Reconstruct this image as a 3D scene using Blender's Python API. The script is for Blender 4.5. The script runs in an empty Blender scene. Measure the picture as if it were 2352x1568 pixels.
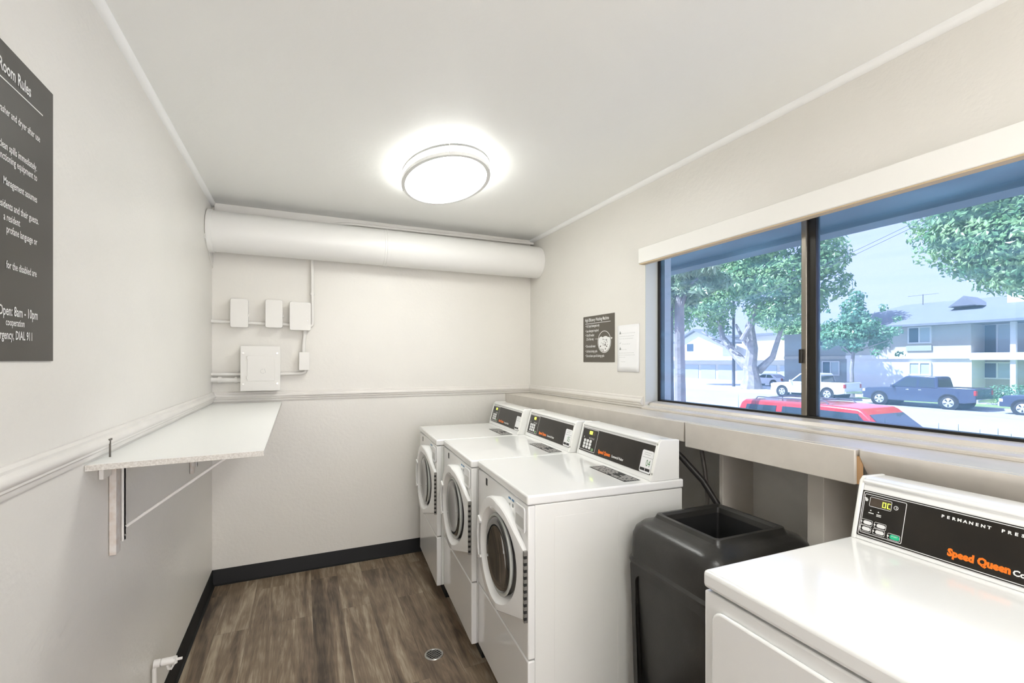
import bpy, bmesh, math, random
from math import sin, cos, pi, radians, hypot, atan2, sqrt
from mathutils import Vector, Matrix, geometry
C = bpy.context.scene.collection
scene = bpy.context.scene
H = 1.41                      # eye height
YAW = radians(24.36)
SN, CS = sin(YAW), cos(YAW)

# ------------------------------------------------------------------ materials
def newmat(name):
    m = bpy.data.materials.new(name); m.use_nodes = True
    nt = m.node_tree
    return m, nt, nt.nodes['Principled BSDF']

def setp(b, **k):
    for a, v in k.items():
        n = a.replace('_', ' ')
        if n in b.inputs: b.inputs[n].default_value = v

def node(nt, t, **k):
    n = nt.nodes.new(t)
    for a, v in k.items():
        if a.startswith('i_'):
            n.inputs[a[2:].replace('_', ' ')].default_value = v
        else: setattr(n, a, v)
    return n

def mat(name, col, rough=.5, metal=0, coat=0, bump=0, bscale=200, var=0, vscale=6, spec=.5, col2=None, bdist=.002):
    m, nt, b = newmat(name)
    c = (*col, 1)
    b.inputs['Base Color'].default_value = c
    b.inputs['Roughness'].default_value = rough
    b.inputs['Metallic'].default_value = metal
    b.inputs['Coat Weight'].default_value = coat
    b.inputs['Specular IOR Level'].default_value = spec
    tc = node(nt, 'ShaderNodeTexCoord')
    if var or col2:
        n = node(nt, 'ShaderNodeTexNoise'); n.inputs['Scale'].default_value = vscale
        n.inputs['Detail'].default_value = 5
        nt.links.new(tc.outputs['Object'], n.inputs['Vector'])
        r = node(nt, 'ShaderNodeValToRGB')
        r.color_ramp.elements[0].position = .35; r.color_ramp.elements[1].position = .65
        c2 = col2 if col2 else tuple(max(0, x * (1 - var)) for x in col)
        r.color_ramp.elements[0].color = (*c2, 1); r.color_ramp.elements[1].color = c
        nt.links.new(n.outputs['Fac'], r.inputs['Fac'])
        nt.links.new(r.outputs['Color'], b.inputs['Base Color'])
    if bump:
        n = node(nt, 'ShaderNodeTexNoise'); n.inputs['Scale'].default_value = bscale
        n.inputs['Detail'].default_value = 3
        nt.links.new(tc.outputs['Object'], n.inputs['Vector'])
        u = node(nt, 'ShaderNodeBump'); u.inputs['Strength'].default_value = bump
        u.inputs['Distance'].default_value = bdist
        nt.links.new(n.outputs['Fac'], u.inputs['Height'])
        nt.links.new(u.outputs['Normal'], b.inputs['Normal'])
    return m

def emat(name, col, s):
    m, nt, b = newmat(name)
    b.inputs['Base Color'].default_value = (*col, 1)
    b.inputs['Emission Color'].default_value = (*col, 1)
    b.inputs['Emission Strength'].default_value = s
    return m

M = {}
M['wall'] = mat('wall_paint', (.80, .775, .72), .38, bump=.35, bscale=55, var=.03, vscale=2.5, bdist=.0035)
M['ceil'] = mat('ceiling_paint', (.965, .965, .935), .42, bump=.2, bscale=40, bdist=.003)
M['trimw'] = mat('white_trim', (.95, .95, .93), .4)
M['trim'] = mat('greige_trim', (.80, .77, .72), .4, bump=.3, bscale=30, var=.05, vscale=8)
M['duct'] = mat('duct_paint', (.82, .81, .78), .35, bump=.15, bscale=25, bdist=.003)
M['boxp'] = mat('painted_steel', (.80, .78, .74), .38, bump=.1, bscale=60)
M['sill'] = mat('sill_paint', (.70, .65, .58), .28, bump=.5, bscale=22, var=.06, vscale=14)
M['rawwood'] = mat('bare_wood', (.55, .33, .16), .7)
M['oldpaint'] = mat('scratched_paint', (.70, .67, .63), .55, col2=(.60, .52, .45), vscale=35, bump=.3, bscale=80)
M['stud'] = mat('stud_paint', (.70, .65, .58), .5, bump=.4, bscale=20, var=.06, vscale=10)
M['black_rubber'] = mat('black_rubber', (.010, .010, .010), .55, spec=.25, bump=.15, bscale=40)
M['white_lam'] = mat('white_laminate', (.95, .95, .92), .35)
M['chip'] = mat('chipboard_edge', (.70, .68, .63), .8, col2=(.52, .49, .44), vscale=220)
M['enamel'] = mat('white_enamel', (.91, .91, .89), .13, coat=.4)
M['enamel_side'] = mat('white_enamel_side', (.89, .89, .85), .3)
M['whiteplastic'] = mat('white_plastic', (.86, .86, .85), .3)
M['greyplastic'] = mat('grey_plastic', (.55, .55, .53), .35)
M['gasket'] = mat('grey_gasket', (.50, .52, .49), .35)
M['panel'] = mat('black_panel', (.015, .011, .007), .3, var=.5, vscale=12)
M['ink_white'] = mat('white_ink', (.85, .85, .83), .5)
M['ink_black'] = mat('black_ink', (.02, .02, .02), .5)
M['ink_grey'] = mat('grey_ink', (.30, .31, .30), .6)
M['ink_orange'] = mat('orange_ink', (.95, .20, .01), .4)
M['ink_green'] = mat('green_ink', (.03, .19, .04), .5)
M['ink_blue'] = mat('blue_ink', (.04, .20, .42), .5)
M['btn_green'] = mat('green_button', (.02, .55, .28), .4)
M['btn_green_pale'] = mat('pale_green_button', (.25, .42, .22), .4)
M['lcd'] = mat('lcd_dark', (.07, .05, .035), .15)
M['lcd_on'] = emat('lcd_lit', (.62, .85, .06), .75)
M['rubber_hinge'] = mat('hinge_steel', (.28, .27, .25), .4, metal=.6)
M['dark'] = mat('recess_shade', (.01, .01, .01), .6)  # near-black colour painting in the shade of holes, gaps and recesses
M['bin'] = mat('black_bin_plastic', (.022, .021, .019), .30, bump=.35, bscale=260, bdist=.001, col2=(.034, .032, .029), vscale=9)
M['hose'] = mat('black_hose', (.025, .022, .02), .4)
M['hose2'] = mat('grey_hose', (.20, .18, .16), .3)
M['metal'] = mat('brushed_metal', (.62, .62, .60), .3, metal=1)
M['signdark'] = mat('dark_bronze_sign', (.034, .029, .022), .35)
M['signdark2'] = mat('dark_taupe_sign', (.105, .092, .073), .35)
M['paper'] = mat('paper', (.90, .90, .90), .6)
M['blind'] = mat('blind_cream', (.90, .885, .84), .5, bump=.1, bscale=300)
M['blind_hem'] = mat('blind_hem', (.62, .48, .30), .6)
M['frameblack'] = mat('black_anodised', (.03, .028, .025), .3, metal=.5)
M['framebronze'] = mat('bronze_aluminium', (.30, .27, .23), .3, metal=.9)
M['lamp_on'] = emat('lamp_diffuser', (.985, 1, .965), 5.6)
M['lampmetal_dark'] = mat('nickel_darkened', (.34, .34, .33), .5)  # ring metal darkened so the upper ring shows against the glowing ceiling
M['lampmetal'] = mat('nickel_lightened', (.85, .85, .83), .45)  # same ring metal with brightness put into its colour

def glassmat():
    m, nt, b = newmat('window_glass')
    nt.nodes.remove(b)
    out = nt.nodes['Material Output']
    tr = node(nt, 'ShaderNodeBsdfTransparent'); tr.inputs['Color'].default_value = (.58, .645, .75, 1)
    gl = node(nt, 'ShaderNodeBsdfGlossy'); gl.inputs['Roughness'].default_value = .03
    lw = node(nt, 'ShaderNodeLayerWeight'); lw.inputs['Blend'].default_value = .5
    pw = node(nt, 'ShaderNodeMath', operation='POWER'); pw.inputs[1].default_value = 5
    fr = node(nt, 'ShaderNodeMath', operation='MULTIPLY_ADD'); fr.inputs[1].default_value = .9; fr.inputs[2].default_value = .035
    nt.links.new(lw.outputs['Facing'], pw.inputs[0]); nt.links.new(pw.outputs[0], fr.inputs[0])
    m1 = node(nt, 'ShaderNodeMixShader')
    nt.links.new(fr.outputs[0], m1.inputs[0]); nt.links.new(tr.outputs[0], m1.inputs[1]); nt.links.new(gl.outputs[0], m1.inputs[2])
    tl = node(nt, 'ShaderNodeBsdfTranslucent'); tl.inputs['Color'].default_value = (.45, .82, 1, 1)
    # blue veil painting in outdoor haze, broken by wiped, dusty streaks
    tc = node(nt, 'ShaderNodeTexCoord'); mp = node(nt, 'ShaderNodeMapping')
    mp.inputs['Rotation'].default_value = (radians(35), 0, 0); mp.inputs['Scale'].default_value = (1, 1.2, 9)
    nz = node(nt, 'ShaderNodeTexNoise'); nz.inputs['Scale'].default_value = 2.2; nz.inputs['Detail'].default_value = 6
    nt.links.new(tc.outputs['Object'], mp.inputs[0]); nt.links.new(mp.outputs[0], nz.inputs['Vector'])
    rp = node(nt, 'ShaderNodeMapRange'); rp.inputs[1].default_value = .45; rp.inputs[2].default_value = .75
    rp.inputs[3].default_value = .07; rp.inputs[4].default_value = .15
    nt.links.new(nz.outputs['Fac'], rp.inputs[0])
    m2 = node(nt, 'ShaderNodeMixShader')
    nt.links.new(rp.outputs[0], m2.inputs[0]); nt.links.new(m1.outputs[0], m2.inputs[1]); nt.links.new(tl.outputs[0], m2.inputs[2])
    nt.links.new(m2.outputs[0], out.inputs[0])
    return m
M['glass'] = glassmat()

def doorglass():
    m, nt, b = newmat('door_glass')
    b.inputs['Base Color'].default_value = (.03, .03, .028, 1)
    b.inputs['Roughness'].default_value = .06
    b.inputs['Coat Weight'].default_value = .6
    b.inputs['Coat Roughness'].default_value = .03
    return m
M['door_glass'] = doorglass()

def floormat():
    m, nt, b = newmat('vinyl_plank')
    L = nt.links.new
    tc = node(nt, 'ShaderNodeTexCoord')
    sw = node(nt, 'ShaderNodeMapping'); sw.inputs['Rotation'].default_value = (0, 0, radians(90))
    sw.inputs['Location'].default_value = (.36, -.055, 0)
    L(tc.outputs['Object'], sw.inputs[0])
    br = node(nt, 'ShaderNodeTexBrick')
    br.offset = .37; br.offset_frequency = 2
    br.inputs['Color1'].default_value = (0, 0, 0, 1); br.inputs['Color2'].default_value = (1, 1, 1, 1)
    br.inputs['Mortar'].default_value = (.5, .5, .5, 1)
    br.inputs['Scale'].default_value = 1; br.inputs['Mortar Size'].default_value = .0006
    br.inputs['Brick Width'].default_value = 1.22; br.inputs['Row Height'].default_value = .155
    L(sw.outputs[0], br.inputs['Vector'])
    # per-plank offset of grain
    sc = node(nt, 'ShaderNodeVectorMath', operation='SCALE'); sc.inputs[3].default_value = 7.3
    L(br.outputs['Color'], sc.inputs[0])
    ad = node(nt, 'ShaderNodeVectorMath', operation='ADD')
    L(tc.outputs['Object'], ad.inputs[0]); L(sc.outputs[0], ad.inputs[1])
    mp = node(nt, 'ShaderNodeMapping'); mp.inputs['Scale'].default_value = (7.5, .75, 1)
    L(ad.outputs[0], mp.inputs[0])
    n1 = node(nt, 'ShaderNodeTexNoise'); n1.inputs['Scale'].default_value = 1.6; n1.inputs['Detail'].default_value = 7
    n1.inputs['Roughness'].default_value = .62; n1.inputs['Distortion'].default_value = .9
    L(mp.outputs[0], n1.inputs['Vector'])
    mp2 = node(nt, 'ShaderNodeMapping'); mp2.inputs['Scale'].default_value = (60, 4, 1)
    L(ad.outputs[0], mp2.inputs[0])
    n2 = node(nt, 'ShaderNodeTexNoise'); n2.inputs['Scale'].default_value = 2.2; n2.inputs['Detail'].default_value = 4; n2.inputs['Distortion'].default_value = .5
    L(mp2.outputs[0], n2.inputs['Vector'])
    mp3 = node(nt, 'ShaderNodeMapping'); mp3.inputs['Scale'].default_value = (5.5, 1.3, 1)
    L(ad.outputs[0], mp3.inputs[0])
    wv = node(nt, 'ShaderNodeTexWave'); wv.wave_type = 'RINGS'; wv.inputs['Scale'].default_value = 1.9
    wv.inputs['Distortion'].default_value = 9; wv.inputs['Detail'].default_value = 3; wv.inputs['Detail Scale'].default_value = .7
    L(mp3.outputs[0], wv.inputs['Vector'])
    r = node(nt, 'ShaderNodeValToRGB')
    e = r.color_ramp.elements
    e[0].position = .30; e[0].color = (.050, .034, .022, 1)
    e[1].position = .70; e[1].color = (.45, .37, .27, 1)
    a = e.new(.43); a.color = (.145, .102, .068, 1)
    a = e.new(.55); a.color = (.24, .178, .118, 1)
    mx = node(nt, 'ShaderNodeMath', operation='MULTIPLY_ADD'); mx.inputs[1].default_value = .26; 
    L(n2.outputs['Fac'], mx.inputs[0]); L(n1.outputs['Fac'], mx.inputs[2])
    m3 = node(nt, 'ShaderNodeMath', operation='MULTIPLY_ADD'); m3.inputs[1].default_value = .025
    L(wv.outputs['Fac'], m3.inputs[0]); L(mx.outputs[0], m3.inputs[2])
    m4 = node(nt, 'ShaderNodeMath', operation='MULTIPLY_ADD'); m4.inputs[1].default_value = .12
    L(br.outputs['Color'], m4.inputs[0]); L(m3.outputs[0], m4.inputs[2])
    sb = node(nt, 'ShaderNodeMath', operation='SUBTRACT'); sb.inputs[1].default_value = .175
    L(m4.outputs[0], sb.inputs[0]); L(sb.outputs[0], r.inputs['Fac'])
    sm = node(nt, 'ShaderNodeMix', data_type='RGBA', blend_type='MULTIPLY'); sm.inputs[0].default_value = 1
    inv = node(nt, 'ShaderNodeMapRange'); inv.inputs[3].default_value = 1; inv.inputs[4].default_value = .45
    L(br.outputs['Fac'], inv.inputs[0])
    L(r.outputs['Color'], sm.inputs[6]); L(inv.outputs[0], sm.inputs[7])
    L(sm.outputs[2], b.inputs['Base Color'])
    b.inputs['Roughness'].default_value = .42
    bp = node(nt, 'ShaderNodeBump'); bp.inputs['Strength'].default_value = .25; bp.inputs['Distance'].default_value = .001
    L(n2.outputs['Fac'], bp.inputs['Height']); L(bp.outputs[0], b.inputs['Normal'])
    return m
M['floor'] = floormat()

def leafmat(name, c1, c2, tcol):
    m, nt, b = newmat(name)
    L = nt.links.new
    tc = node(nt, 'ShaderNodeTexCoord')
    n = node(nt, 'ShaderNodeTexNoise'); n.inputs['Scale'].default_value = 1.3; n.inputs['Detail'].default_value = 3
    L(tc.outputs['Object'], n.inputs['Vector'])
    r = node(nt, 'ShaderNodeValToRGB'); r.color_ramp.elements[0].position = .4; r.color_ramp.elements[1].position = .62
    r.color_ramp.elements[0].color = (*c1, 1); r.color_ramp.elements[1].color = (*c2, 1)
    L(n.outputs['Fac'], r.inputs[0]); L(r.outputs[0], b.inputs['Base Color'])
    b.inputs['Roughness'].default_value = .35
    t = node(nt, 'ShaderNodeBsdfTranslucent'); t.inputs['Color'].default_value = (*tcol, 1)
    mx = node(nt, 'ShaderNodeMixShader'); mx.inputs[0].default_value = .25
    L(b.outputs[0], mx.inputs[1]); L(t.outputs[0], mx.inputs[2]); L(mx.outputs[0], nt.nodes['Material Output'].inputs[0])
    return m
M['leaf'] = leafmat('ficus_leaf', (.09, .22, .09), (.36, .52, .22), (.30, .5, .15))
M['leaf2'] = leafmat('young_tree_leaf', (.08, .22, .14), (.20, .38, .20), (.2, .45, .2))
M['leaf3'] = leafmat('magnolia_leaf', (.22, .36, .18), (.52, .62, .38), (.3, .5, .2))
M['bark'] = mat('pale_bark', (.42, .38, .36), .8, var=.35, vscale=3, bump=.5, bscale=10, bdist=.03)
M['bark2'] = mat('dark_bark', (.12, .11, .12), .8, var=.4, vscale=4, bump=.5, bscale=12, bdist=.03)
M['asphalt'] = mat('asphalt', (.40, .41, .44), .8, var=.08, vscale=.3, bump=.3, bscale=30)
M['concrete'] = mat('concrete', (.52, .52, .54), .8, var=.06, vscale=.6)
M['concrete_warm'] = mat('warm_concrete', (.74, .72, .64), .8, var=.06, vscale=.6)
M['grass'] = mat('lawn', (.16, .26, .08), .9, col2=(.24, .32, .12), vscale=3, bump=.6, bscale=15, bdist=.05)
M['dirt'] = mat('planting_soil', (.20, .16, .12), .9, var=.3, vscale=3)
M['eave'] = mat('eave_blue_grey', (.17, .28, .34), .6, var=.1, vscale=5)
M['stucco_w'] = mat('white_stucco', (.80, .79, .76), .8, bump=.2, bscale=12)
M['stucco_b'] = mat('beige_siding', (.52, .50, .44), .8, bump=.2, bscale=12)
M['stucco_t'] = mat('taupe_shade_siding', (.36, .38, .37), .8)  # taupe dimmed to paint tree shade into the apartment wing
M['roofg'] = mat('grey_shingle', (.19, .205, .225), .8, var=.12, vscale=2)
M['roofd'] = mat('dark_shingle', (.16, .17, .20), .8)
M['bwin'] = mat('building_window', (.06, .10, .14), .1)
M['curtain'] = mat('window_curtain', (.45, .52, .52), .3)
M['carglass'] = mat('car_glass', (.03, .05, .06), .06, coat=.5)
M['tire'] = mat('tire', (.02, .02, .022), .7)
M['rim'] = mat('alloy_rim', (.62, .63, .65), .3, metal=.5)
M['car_red'] = mat('red_paint', (.62, .035, .03), .22, coat=.8)
M['car_white'] = mat('white_paint', (.78, .78, .78), .25, coat=.6)
M['car_navy'] = mat('navy_paint', (.03, .045, .085), .22, coat=.8)
M['car_dark'] = mat('dark_blue_paint', (.025, .04, .08), .22, coat=.8)
M['chrome'] = mat('chrome', (.75, .75, .76), .15, metal=1)
M['lens_red'] = mat('tail_lens', (.45, .02, .02), .2)
M['lens_clear'] = mat('head_lens', (.7, .72, .74), .15)
M['galv'] = mat('dark_pole', (.10, .10, .12), .5)

# ------------------------------------------------------------------ mesh builder
class MB:
    def __init__(s): s.v = []; s.f = []; s.m = []
    def add(s, vs, fs, mi=0):
        o = len(s.v); s.v += [tuple(v) for v in vs]
        for f in fs: s.f.append([o + i for i in f]); s.m.append(mi)
        return s
    def box(s, x0, x1, y0, y1, z0, z1, mi=0):
        if x0 > x1: x0, x1 = x1, x0
        if y0 > y1: y0, y1 = y1, y0
        if z0 > z1: z0, z1 = z1, z0
        vs = [(x, y, z) for z in (z0, z1) for y in (y0, y1) for x in (x0, x1)]
        return s.add(vs, [(0, 2, 3, 1), (4, 5, 7, 6), (0, 1, 5, 4), (1, 3, 7, 5), (3, 2, 6, 7), (2, 0, 4, 6)], mi)
    def prism(s, poly, fn, a, b, mi=0):
        """extrude a 2D polygon; fn(p, q, h) -> xyz"""
        n = len(poly)
        vs = [fn(p, q, a) for p, q in poly] + [fn(p, q, b) for p, q in poly]
        fs = [list(range(n - 1, -1, -1)), list(range(n, 2 * n))] + [(i, (i + 1) % n, n + (i + 1) % n, n + i) for i in range(n)]
        return s.add(vs, fs, mi)
    def px(s, poly, x0, x1, mi=0): return s.prism(poly, lambda p, q, h: (h, p, q), x0, x1, mi)     # poly in y,z
    def py(s, poly, y0, y1, mi=0): return s.prism(poly, lambda p, q, h: (p, h, q), y0, y1, mi)     # poly in x,z
    def pz(s, poly, z0, z1, mi=0): return s.prism(poly, lambda p, q, h: (p, q, h), z0, z1, mi)
    def tube(s, pts, r, seg=12, mi=0, cap=True):
        pts = [Vector(p) for p in pts]; n = len(pts)
        rs = r if isinstance(r, (list, tuple)) else [r] * n
        t0 = (pts[1] - pts[0]).normalized()
        up = Vector((0, 0, 1)) if abs(t0.z) < .9 else Vector((1, 0, 0))
        u = t0.cross(up).normalized()
        vs = []
        for i, p in enumerate(pts):
            if i == 0: t = t0
            elif i == n - 1: t = (pts[i] - pts[i - 1]).normalized()
            else: t = ((pts[i + 1] - p).normalized() + (p - pts[i - 1]).normalized()).normalized()
            u = (u - t * u.dot(t)).normalized(); w = t.cross(u)
            for k in range(seg):
                a = 2 * pi * k / seg
                vs.append(p + (u * cos(a) + w * sin(a)) * rs[i])
        fs = []
        for i in range(n - 1):
            for k in range(seg):
                a, b = i * seg + k, i * seg + (k + 1) % seg
                fs.append((a, b, b + seg, a + seg))
        if cap:
            fs.append(list(range(seg - 1, -1, -1))); fs.append(list(range((n - 1) * seg, n * seg)))
        return s.add(vs, fs, mi)
    def rings(s, rings, mi=0, cap0=False, cap1=False):
        n = len(rings[0]); vs = [p for r in rings for p in r]; fs = []
        for i in range(len(rings) - 1):
            for k in range(n):
                a, b = i * n + k, i * n + (k + 1) % n
                fs.append((a, b, b + n, a + n))
        if cap0: fs.append(list(range(n - 1, -1, -1)))
        if cap1: fs.append(list(range((len(rings) - 1) * n, len(rings) * n)))
        return s.add(vs, fs, mi)
    def build(s, name, mats, parent=None, bevel=0, seg=2, smooth=True, ang=35, fix=True):
        me = bpy.data.meshes.new(name); me.from_pydata(s.v, [], s.f)
        if not isinstance(mats, (list, tuple)): mats = [mats]
        for m in mats: me.materials.append(m)
        for p, mi in zip(me.polygons, s.m): p.material_index = mi
        if fix:
            bm = bmesh.new(); bm.from_mesh(me); bmesh.ops.recalc_face_normals(bm, faces=bm.faces); bm.to_mesh(me); bm.free()
        if smooth:
            for p in me.polygons: p.use_smooth = True
            me.set_sharp_from_angle(angle=radians(ang))
        me.update()
        o = bpy.data.objects.new(name, me); C.objects.link(o)
        if parent: o.parent = parent
        if bevel:
            b = o.modifiers.new('bevel', 'BEVEL'); b.width = bevel; b.segments = seg; b.limit_method = 'ANGLE'; b.angle_limit = radians(40)
        return o

def rrect(x0, x1, y0, y1, r, n=5):
    out = []
    for cx, cy, a0 in ((x1 - r, y1 - r, 0), (x0 + r, y1 - r, 90), (x0 + r, y0 + r, 180), (x1 - r, y0 + r, 270)):
        for i in range(n + 1):
            a = radians(a0 + 90 * i / n); out.append((cx + r * cos(a), cy + r * sin(a)))
    return out

def tag(o, label=None, cat=None, group=None, kind=None):
    if label: o['label'] = label
    if cat: o['category'] = cat
    if group: o['group'] = group
    if kind: o['kind'] = kind
    return o

def thing(name, label, cat, loc=(0, 0, 0), rz=0, group=None):
    o = bpy.data.objects.new(name, None); C.objects.link(o)
    o.empty_display_size = .1
    o.location = loc; o.rotation_euler = (0, 0, rz)
    return tag(o, label, cat, group)

def children(o): return [c for c in bpy.data.objects if c.parent == o]
def copy_tree(o, parent=None):
    c = o.copy(); C.objects.link(c)
    if parent: c.parent = parent
    for ch in children(o): copy_tree(ch, c)
    return c

# text collected as flat lettering on a plane: origin o, right r, up u
def add_text(mb, s, o, r, u, size, mi=0, align='LEFT', sx=1.0, bold=0, lift=.0006):
    cu = bpy.data.curves.new('t', 'FONT'); cu.body = s; cu.size = size; cu.align_x = align
    cu.offset = bold; cu.resolution_u = 2
    ob = bpy.data.objects.new('t', cu); C.objects.link(ob)
    dg = bpy.context.evaluated_depsgraph_get()
    me = ob.evaluated_get(dg).to_mesh()
    o = Vector(o); r = Vector(r).normalized(); u = Vector(u).normalized(); n = r.cross(u)
    vs = [tuple(o + r * (v.co.x * sx) + u * v.co.y + n * lift) for v in me.vertices]
    mb.add(vs, [tuple(p.vertices) for p in me.polygons], mi)
    ob.evaluated_get(dg).to_mesh_clear()
    bpy.data.objects.remove(ob); bpy.data.curves.remove(cu)

def plate(mb, poly, o, r, u, t=.0004, mi=0, lift=0.0):
    o = Vector(o); r = Vector(r).normalized(); u = Vector(u).normalized(); n = r.cross(u)
    mb.prism(poly, lambda p, q, h: tuple(o + r * p + u * q + n * (h + lift)), 0, t, mi)
def outline(mb, x0, x1, y0, y1, rad, w, o, r, u, t=.0006, mi=0, lift=0.0, n=5):
    o = Vector(o); r = Vector(r).normalized(); u = Vector(u).normalized(); nn = r.cross(u)
    A = rrect(x0, x1, y0, y1, rad, n); B = rrect(x0 + w, x1 - w, y0 + w, y1 - w, max(rad - w, .0003), n)
    f = lambda p, h: tuple(o + r * p[0] + u * p[1] + nn * (h + lift))
    k = len(A)
    vs = [f(p, t) for p in A] + [f(p, t) for p in B]
    mb.add(vs, [(i, (i + 1) % k, k + (i + 1) % k, k + i) for i in range(k)], mi)

def S(name, mb, m, bevel=0, **k):
    o = mb.build(name, m, bevel=bevel, **k); o['kind'] = 'structure'; return o

# ------------------------------------------------------------------ room shell
XL, XR, YB, YN, ZC = -.511, 1.717, 3.426, -1.9, 2.392
WY0, WY1, WZ0, WZ1 = .10, 2.02, 1.185, 2.0
S('floor', MB().box(XL - .12, 1.90, YN - .12, YB + .12, -.12, 0), M['floor'])
S('ceiling', MB().box(XL - .12, 1.90, YN - .12, YB + .12, ZC, ZC + .12), M['ceil'])
S('wall_left', MB().box(XL - .12, XL, YN - .12, YB + .12, 0, ZC), M['wall'])
S('wall_back', MB().box(XL, 1.90, YB, YB + .12, 0, ZC), M['wall'])
DX0, DX1, DZ = -.36, 1.62, 2.12           # unseen open doorway behind the camera, added for daylight fill
S('wall_near', MB().box(XL, DX0, YN - .12, YN, 0, ZC).box(DX1, 1.90, YN - .12, YN, 0, ZC).box(DX0, DX1, YN - .12, YN, DZ, ZC), M['wall'])
S('trim_added_doorway', MB().box(DX0 - .06, DX0, YN - .13, YN + .012, 0, DZ + .06).box(DX1, DX1 + .06, YN - .13, YN + .012, 0, DZ + .06).box(DX0, DX1, YN - .13, YN + .012, DZ, DZ + .06), M['trimw'], bevel=.003)  # frame of the added doorway
w = MB()
w.box(XR, 1.90, WY1, YB, 1.12, ZC); w.box(XR, 1.90, YN, WY0, 1.12, ZC)
w.box(XR, 1.90, WY0, WY1, WZ1, ZC); w.box(XR, 1.90, WY0, WY1, 1.12, 1.166)
w.box(1.785, 1.90, YN, YB, 0, 1.12)
S('wall_right', w, M['wall'])
# open studs of the wall below the ledge
def stud(y0, y1, x0=1.60):
    return S('trim_stud', MB().box(x0, 1.785, y0, y1, 0, 1.12), M['stud'], bevel=.002)
stud(1.404, 1.423, 1.602); stud(.991, 1.047); stud(.52, .56); stud(1.95, 1.99); stud(2.5, 2.54); stud(3.0, 3.04); stud(.10, .14); stud(-.4, -.36)
# ledge slab and its fascia boards
lg = MB().box(1.512, XR, YN, YB, 1.117, 1.148)
S('trim_ledge', lg, M['sill'], bevel=.003)
S('trim_fascia_far', MB().box(1.492, 1.512, 1.512, YB, 1.062, 1.1465), M['sill'], bevel=.002)
S('trim_fascia_middle', MB().box(1.488, 1.512, .832, 1.500, 1.043, 1.147), M['sill'], bevel=.003)
f = MB(); f.py([(1.492, 1.1475), (1.512, 1.1475), (1.530, 1.117), (1.600, 1.000), (1.585, .992), (1.492, 1.128)], YN, .822)
S('trim_fascia_near', f, M['sill'], bevel=.0015)
S('trim_wood_gap', MB().box(1.497, 1.512, .8225, .8315, 1.045, 1.128), M['rawwood'])
# stepped sill between the ledge and the glass
s = MB(); s.py([(XR - .03, 1.148), (XR - .03, 1.158), (XR - .018, 1.163), (XR + .02, 1.166), (XR + .028, 1.180), (1.785, 1.186), (1.90, 1.186), (1.90, 1.160), (XR, 1.148)], WY0, WY1 - .003)
S('trim_window_sill', s, M['sill'], bevel=.0015)
# jamb linings
S('trim_jamb_far', MB().box(XR - .001, 1.80, WY1 - .004, WY1, WZ0, WZ1), mat('jamb_paint', (.62, .64, .60), .4))
# chair rails
def rail_profile(d=.022, z0=1.150, z1=1.212):
    h = z1 - z0
    return [(0, z0), (d * .35, z0), (d * .45, z0 + h * .10), (d * .45, z0 + h * .2), (d * .75, z0 + h * .28), (d * .75, z0 + h * .36), (d, z0 + h * .46), (d * 1.05, z0 + h * .6), (d * .85, z0 + h * .74), (d * .6, z0 + h * .8), (d * .6, z0 + h * .9), (d * .3, z1), (0, z1)]
rp = rail_profile()
S('trim_rail_left', MB().py([(XL + a, b) for a, b in rp], YN, YB), M['trim'])
S('trim_rail_back', MB().px([(YB - a, b) for a, b in rp], XL, XR), M['trim'])
S('trim_rail_right', MB().py([(XR - a, b) for a, b in rp], WY1 + .012, YB), M['trim'])
# ceiling quarter rounds
q = [(0, 0), (.022, 0), (.021, -.008), (.0155, -.0155), (.008, -.021), (0, -.022)]
S('trim_ceiling_left', MB().py([(XL + a, ZC + b) for a, b in q], YN, YB), M['trimw'])
S('trim_ceiling_right', MB().py([(XR - a, ZC + b) for a, b in q], YN, YB), M['trimw'])
S('trim_ceiling_back', MB().box(XL + .016, XR - .016, YB - .03, YB, ZC - .05, ZC), M['boxp'], bevel=.002)
# black cove base
def cove(): return [(0, 0), (.018, 0), (.018, .003), (.010, .008), (.006, .018), (.005, .094), (.003, .097), (0, .097)]
S('baseboard_left', MB().py([(XL + a, b) for a, b in cove()], YN, YB), M['black_rubber'])
S('baseboard_back', MB().px([(YB - a, b) for a, b in cove()], XL, 1.785), M['black_rubber'])
# window frame and panes
wf = MB(); X0, X1 = 1.800, 1.835
wf.box(X0, X1, WY1 - .022, WY1, WZ0, WZ1); wf.box(X0, X1, WY0, WY0 + .022, WZ0, WZ1)
wf.box(X0, X1, WY0, WY1, WZ0 - .002, WZ0 + .010); wf.box(X0, X1, WY0, WY1, WZ1 - .02, WZ1)
wfo = S('window_1', wf, M['frameblack'], bevel=.001)
st = MB(); st.box(1.792, 1.812, 1.176, 1.198, WZ0 + .010, WZ1 - .02); st.build('meeting_stile', M['framebronze'], wfo, bevel=.003)
st = MB(); st.box(1.803, 1.830, 1.146, 1.175, WZ0 + .010, WZ1 - .02); st.build('fixed_mullion', M['frameblack'], wfo, bevel=.002)
st = MB(); st.box(1.780, 1.794, 1.188, 1.200, 1.40, 1.455); st.build('latch', M['frameblack'], wfo, bevel=.002)
MB().box(1.806, 1.809, 1.198, WY1 - .022, WZ0 + .010, WZ1 - .02).build('pane', M['glass'], wfo)
MB().box(1.816, 1.819, WY0 + .022, 1.146, WZ0 + .010, WZ1 - .02).build('pane', M['glass'], wfo)

# roller blind cassette over the window
bl = thing('window_blind', 'cream roller blind rolled up in its long cassette above the window', 'blind', (XR, 1.06, 1.93))
m = MB(); m.box(-.045, 0, -1.05, .965, .008, .091); m.build('cassette', M['blind'], bl, bevel=.004)
m = MB(); m.box(-.040, -.005, -1.045, .96, .003, .008); m.build('hem_bar', M['blind_hem'], bl)

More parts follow.
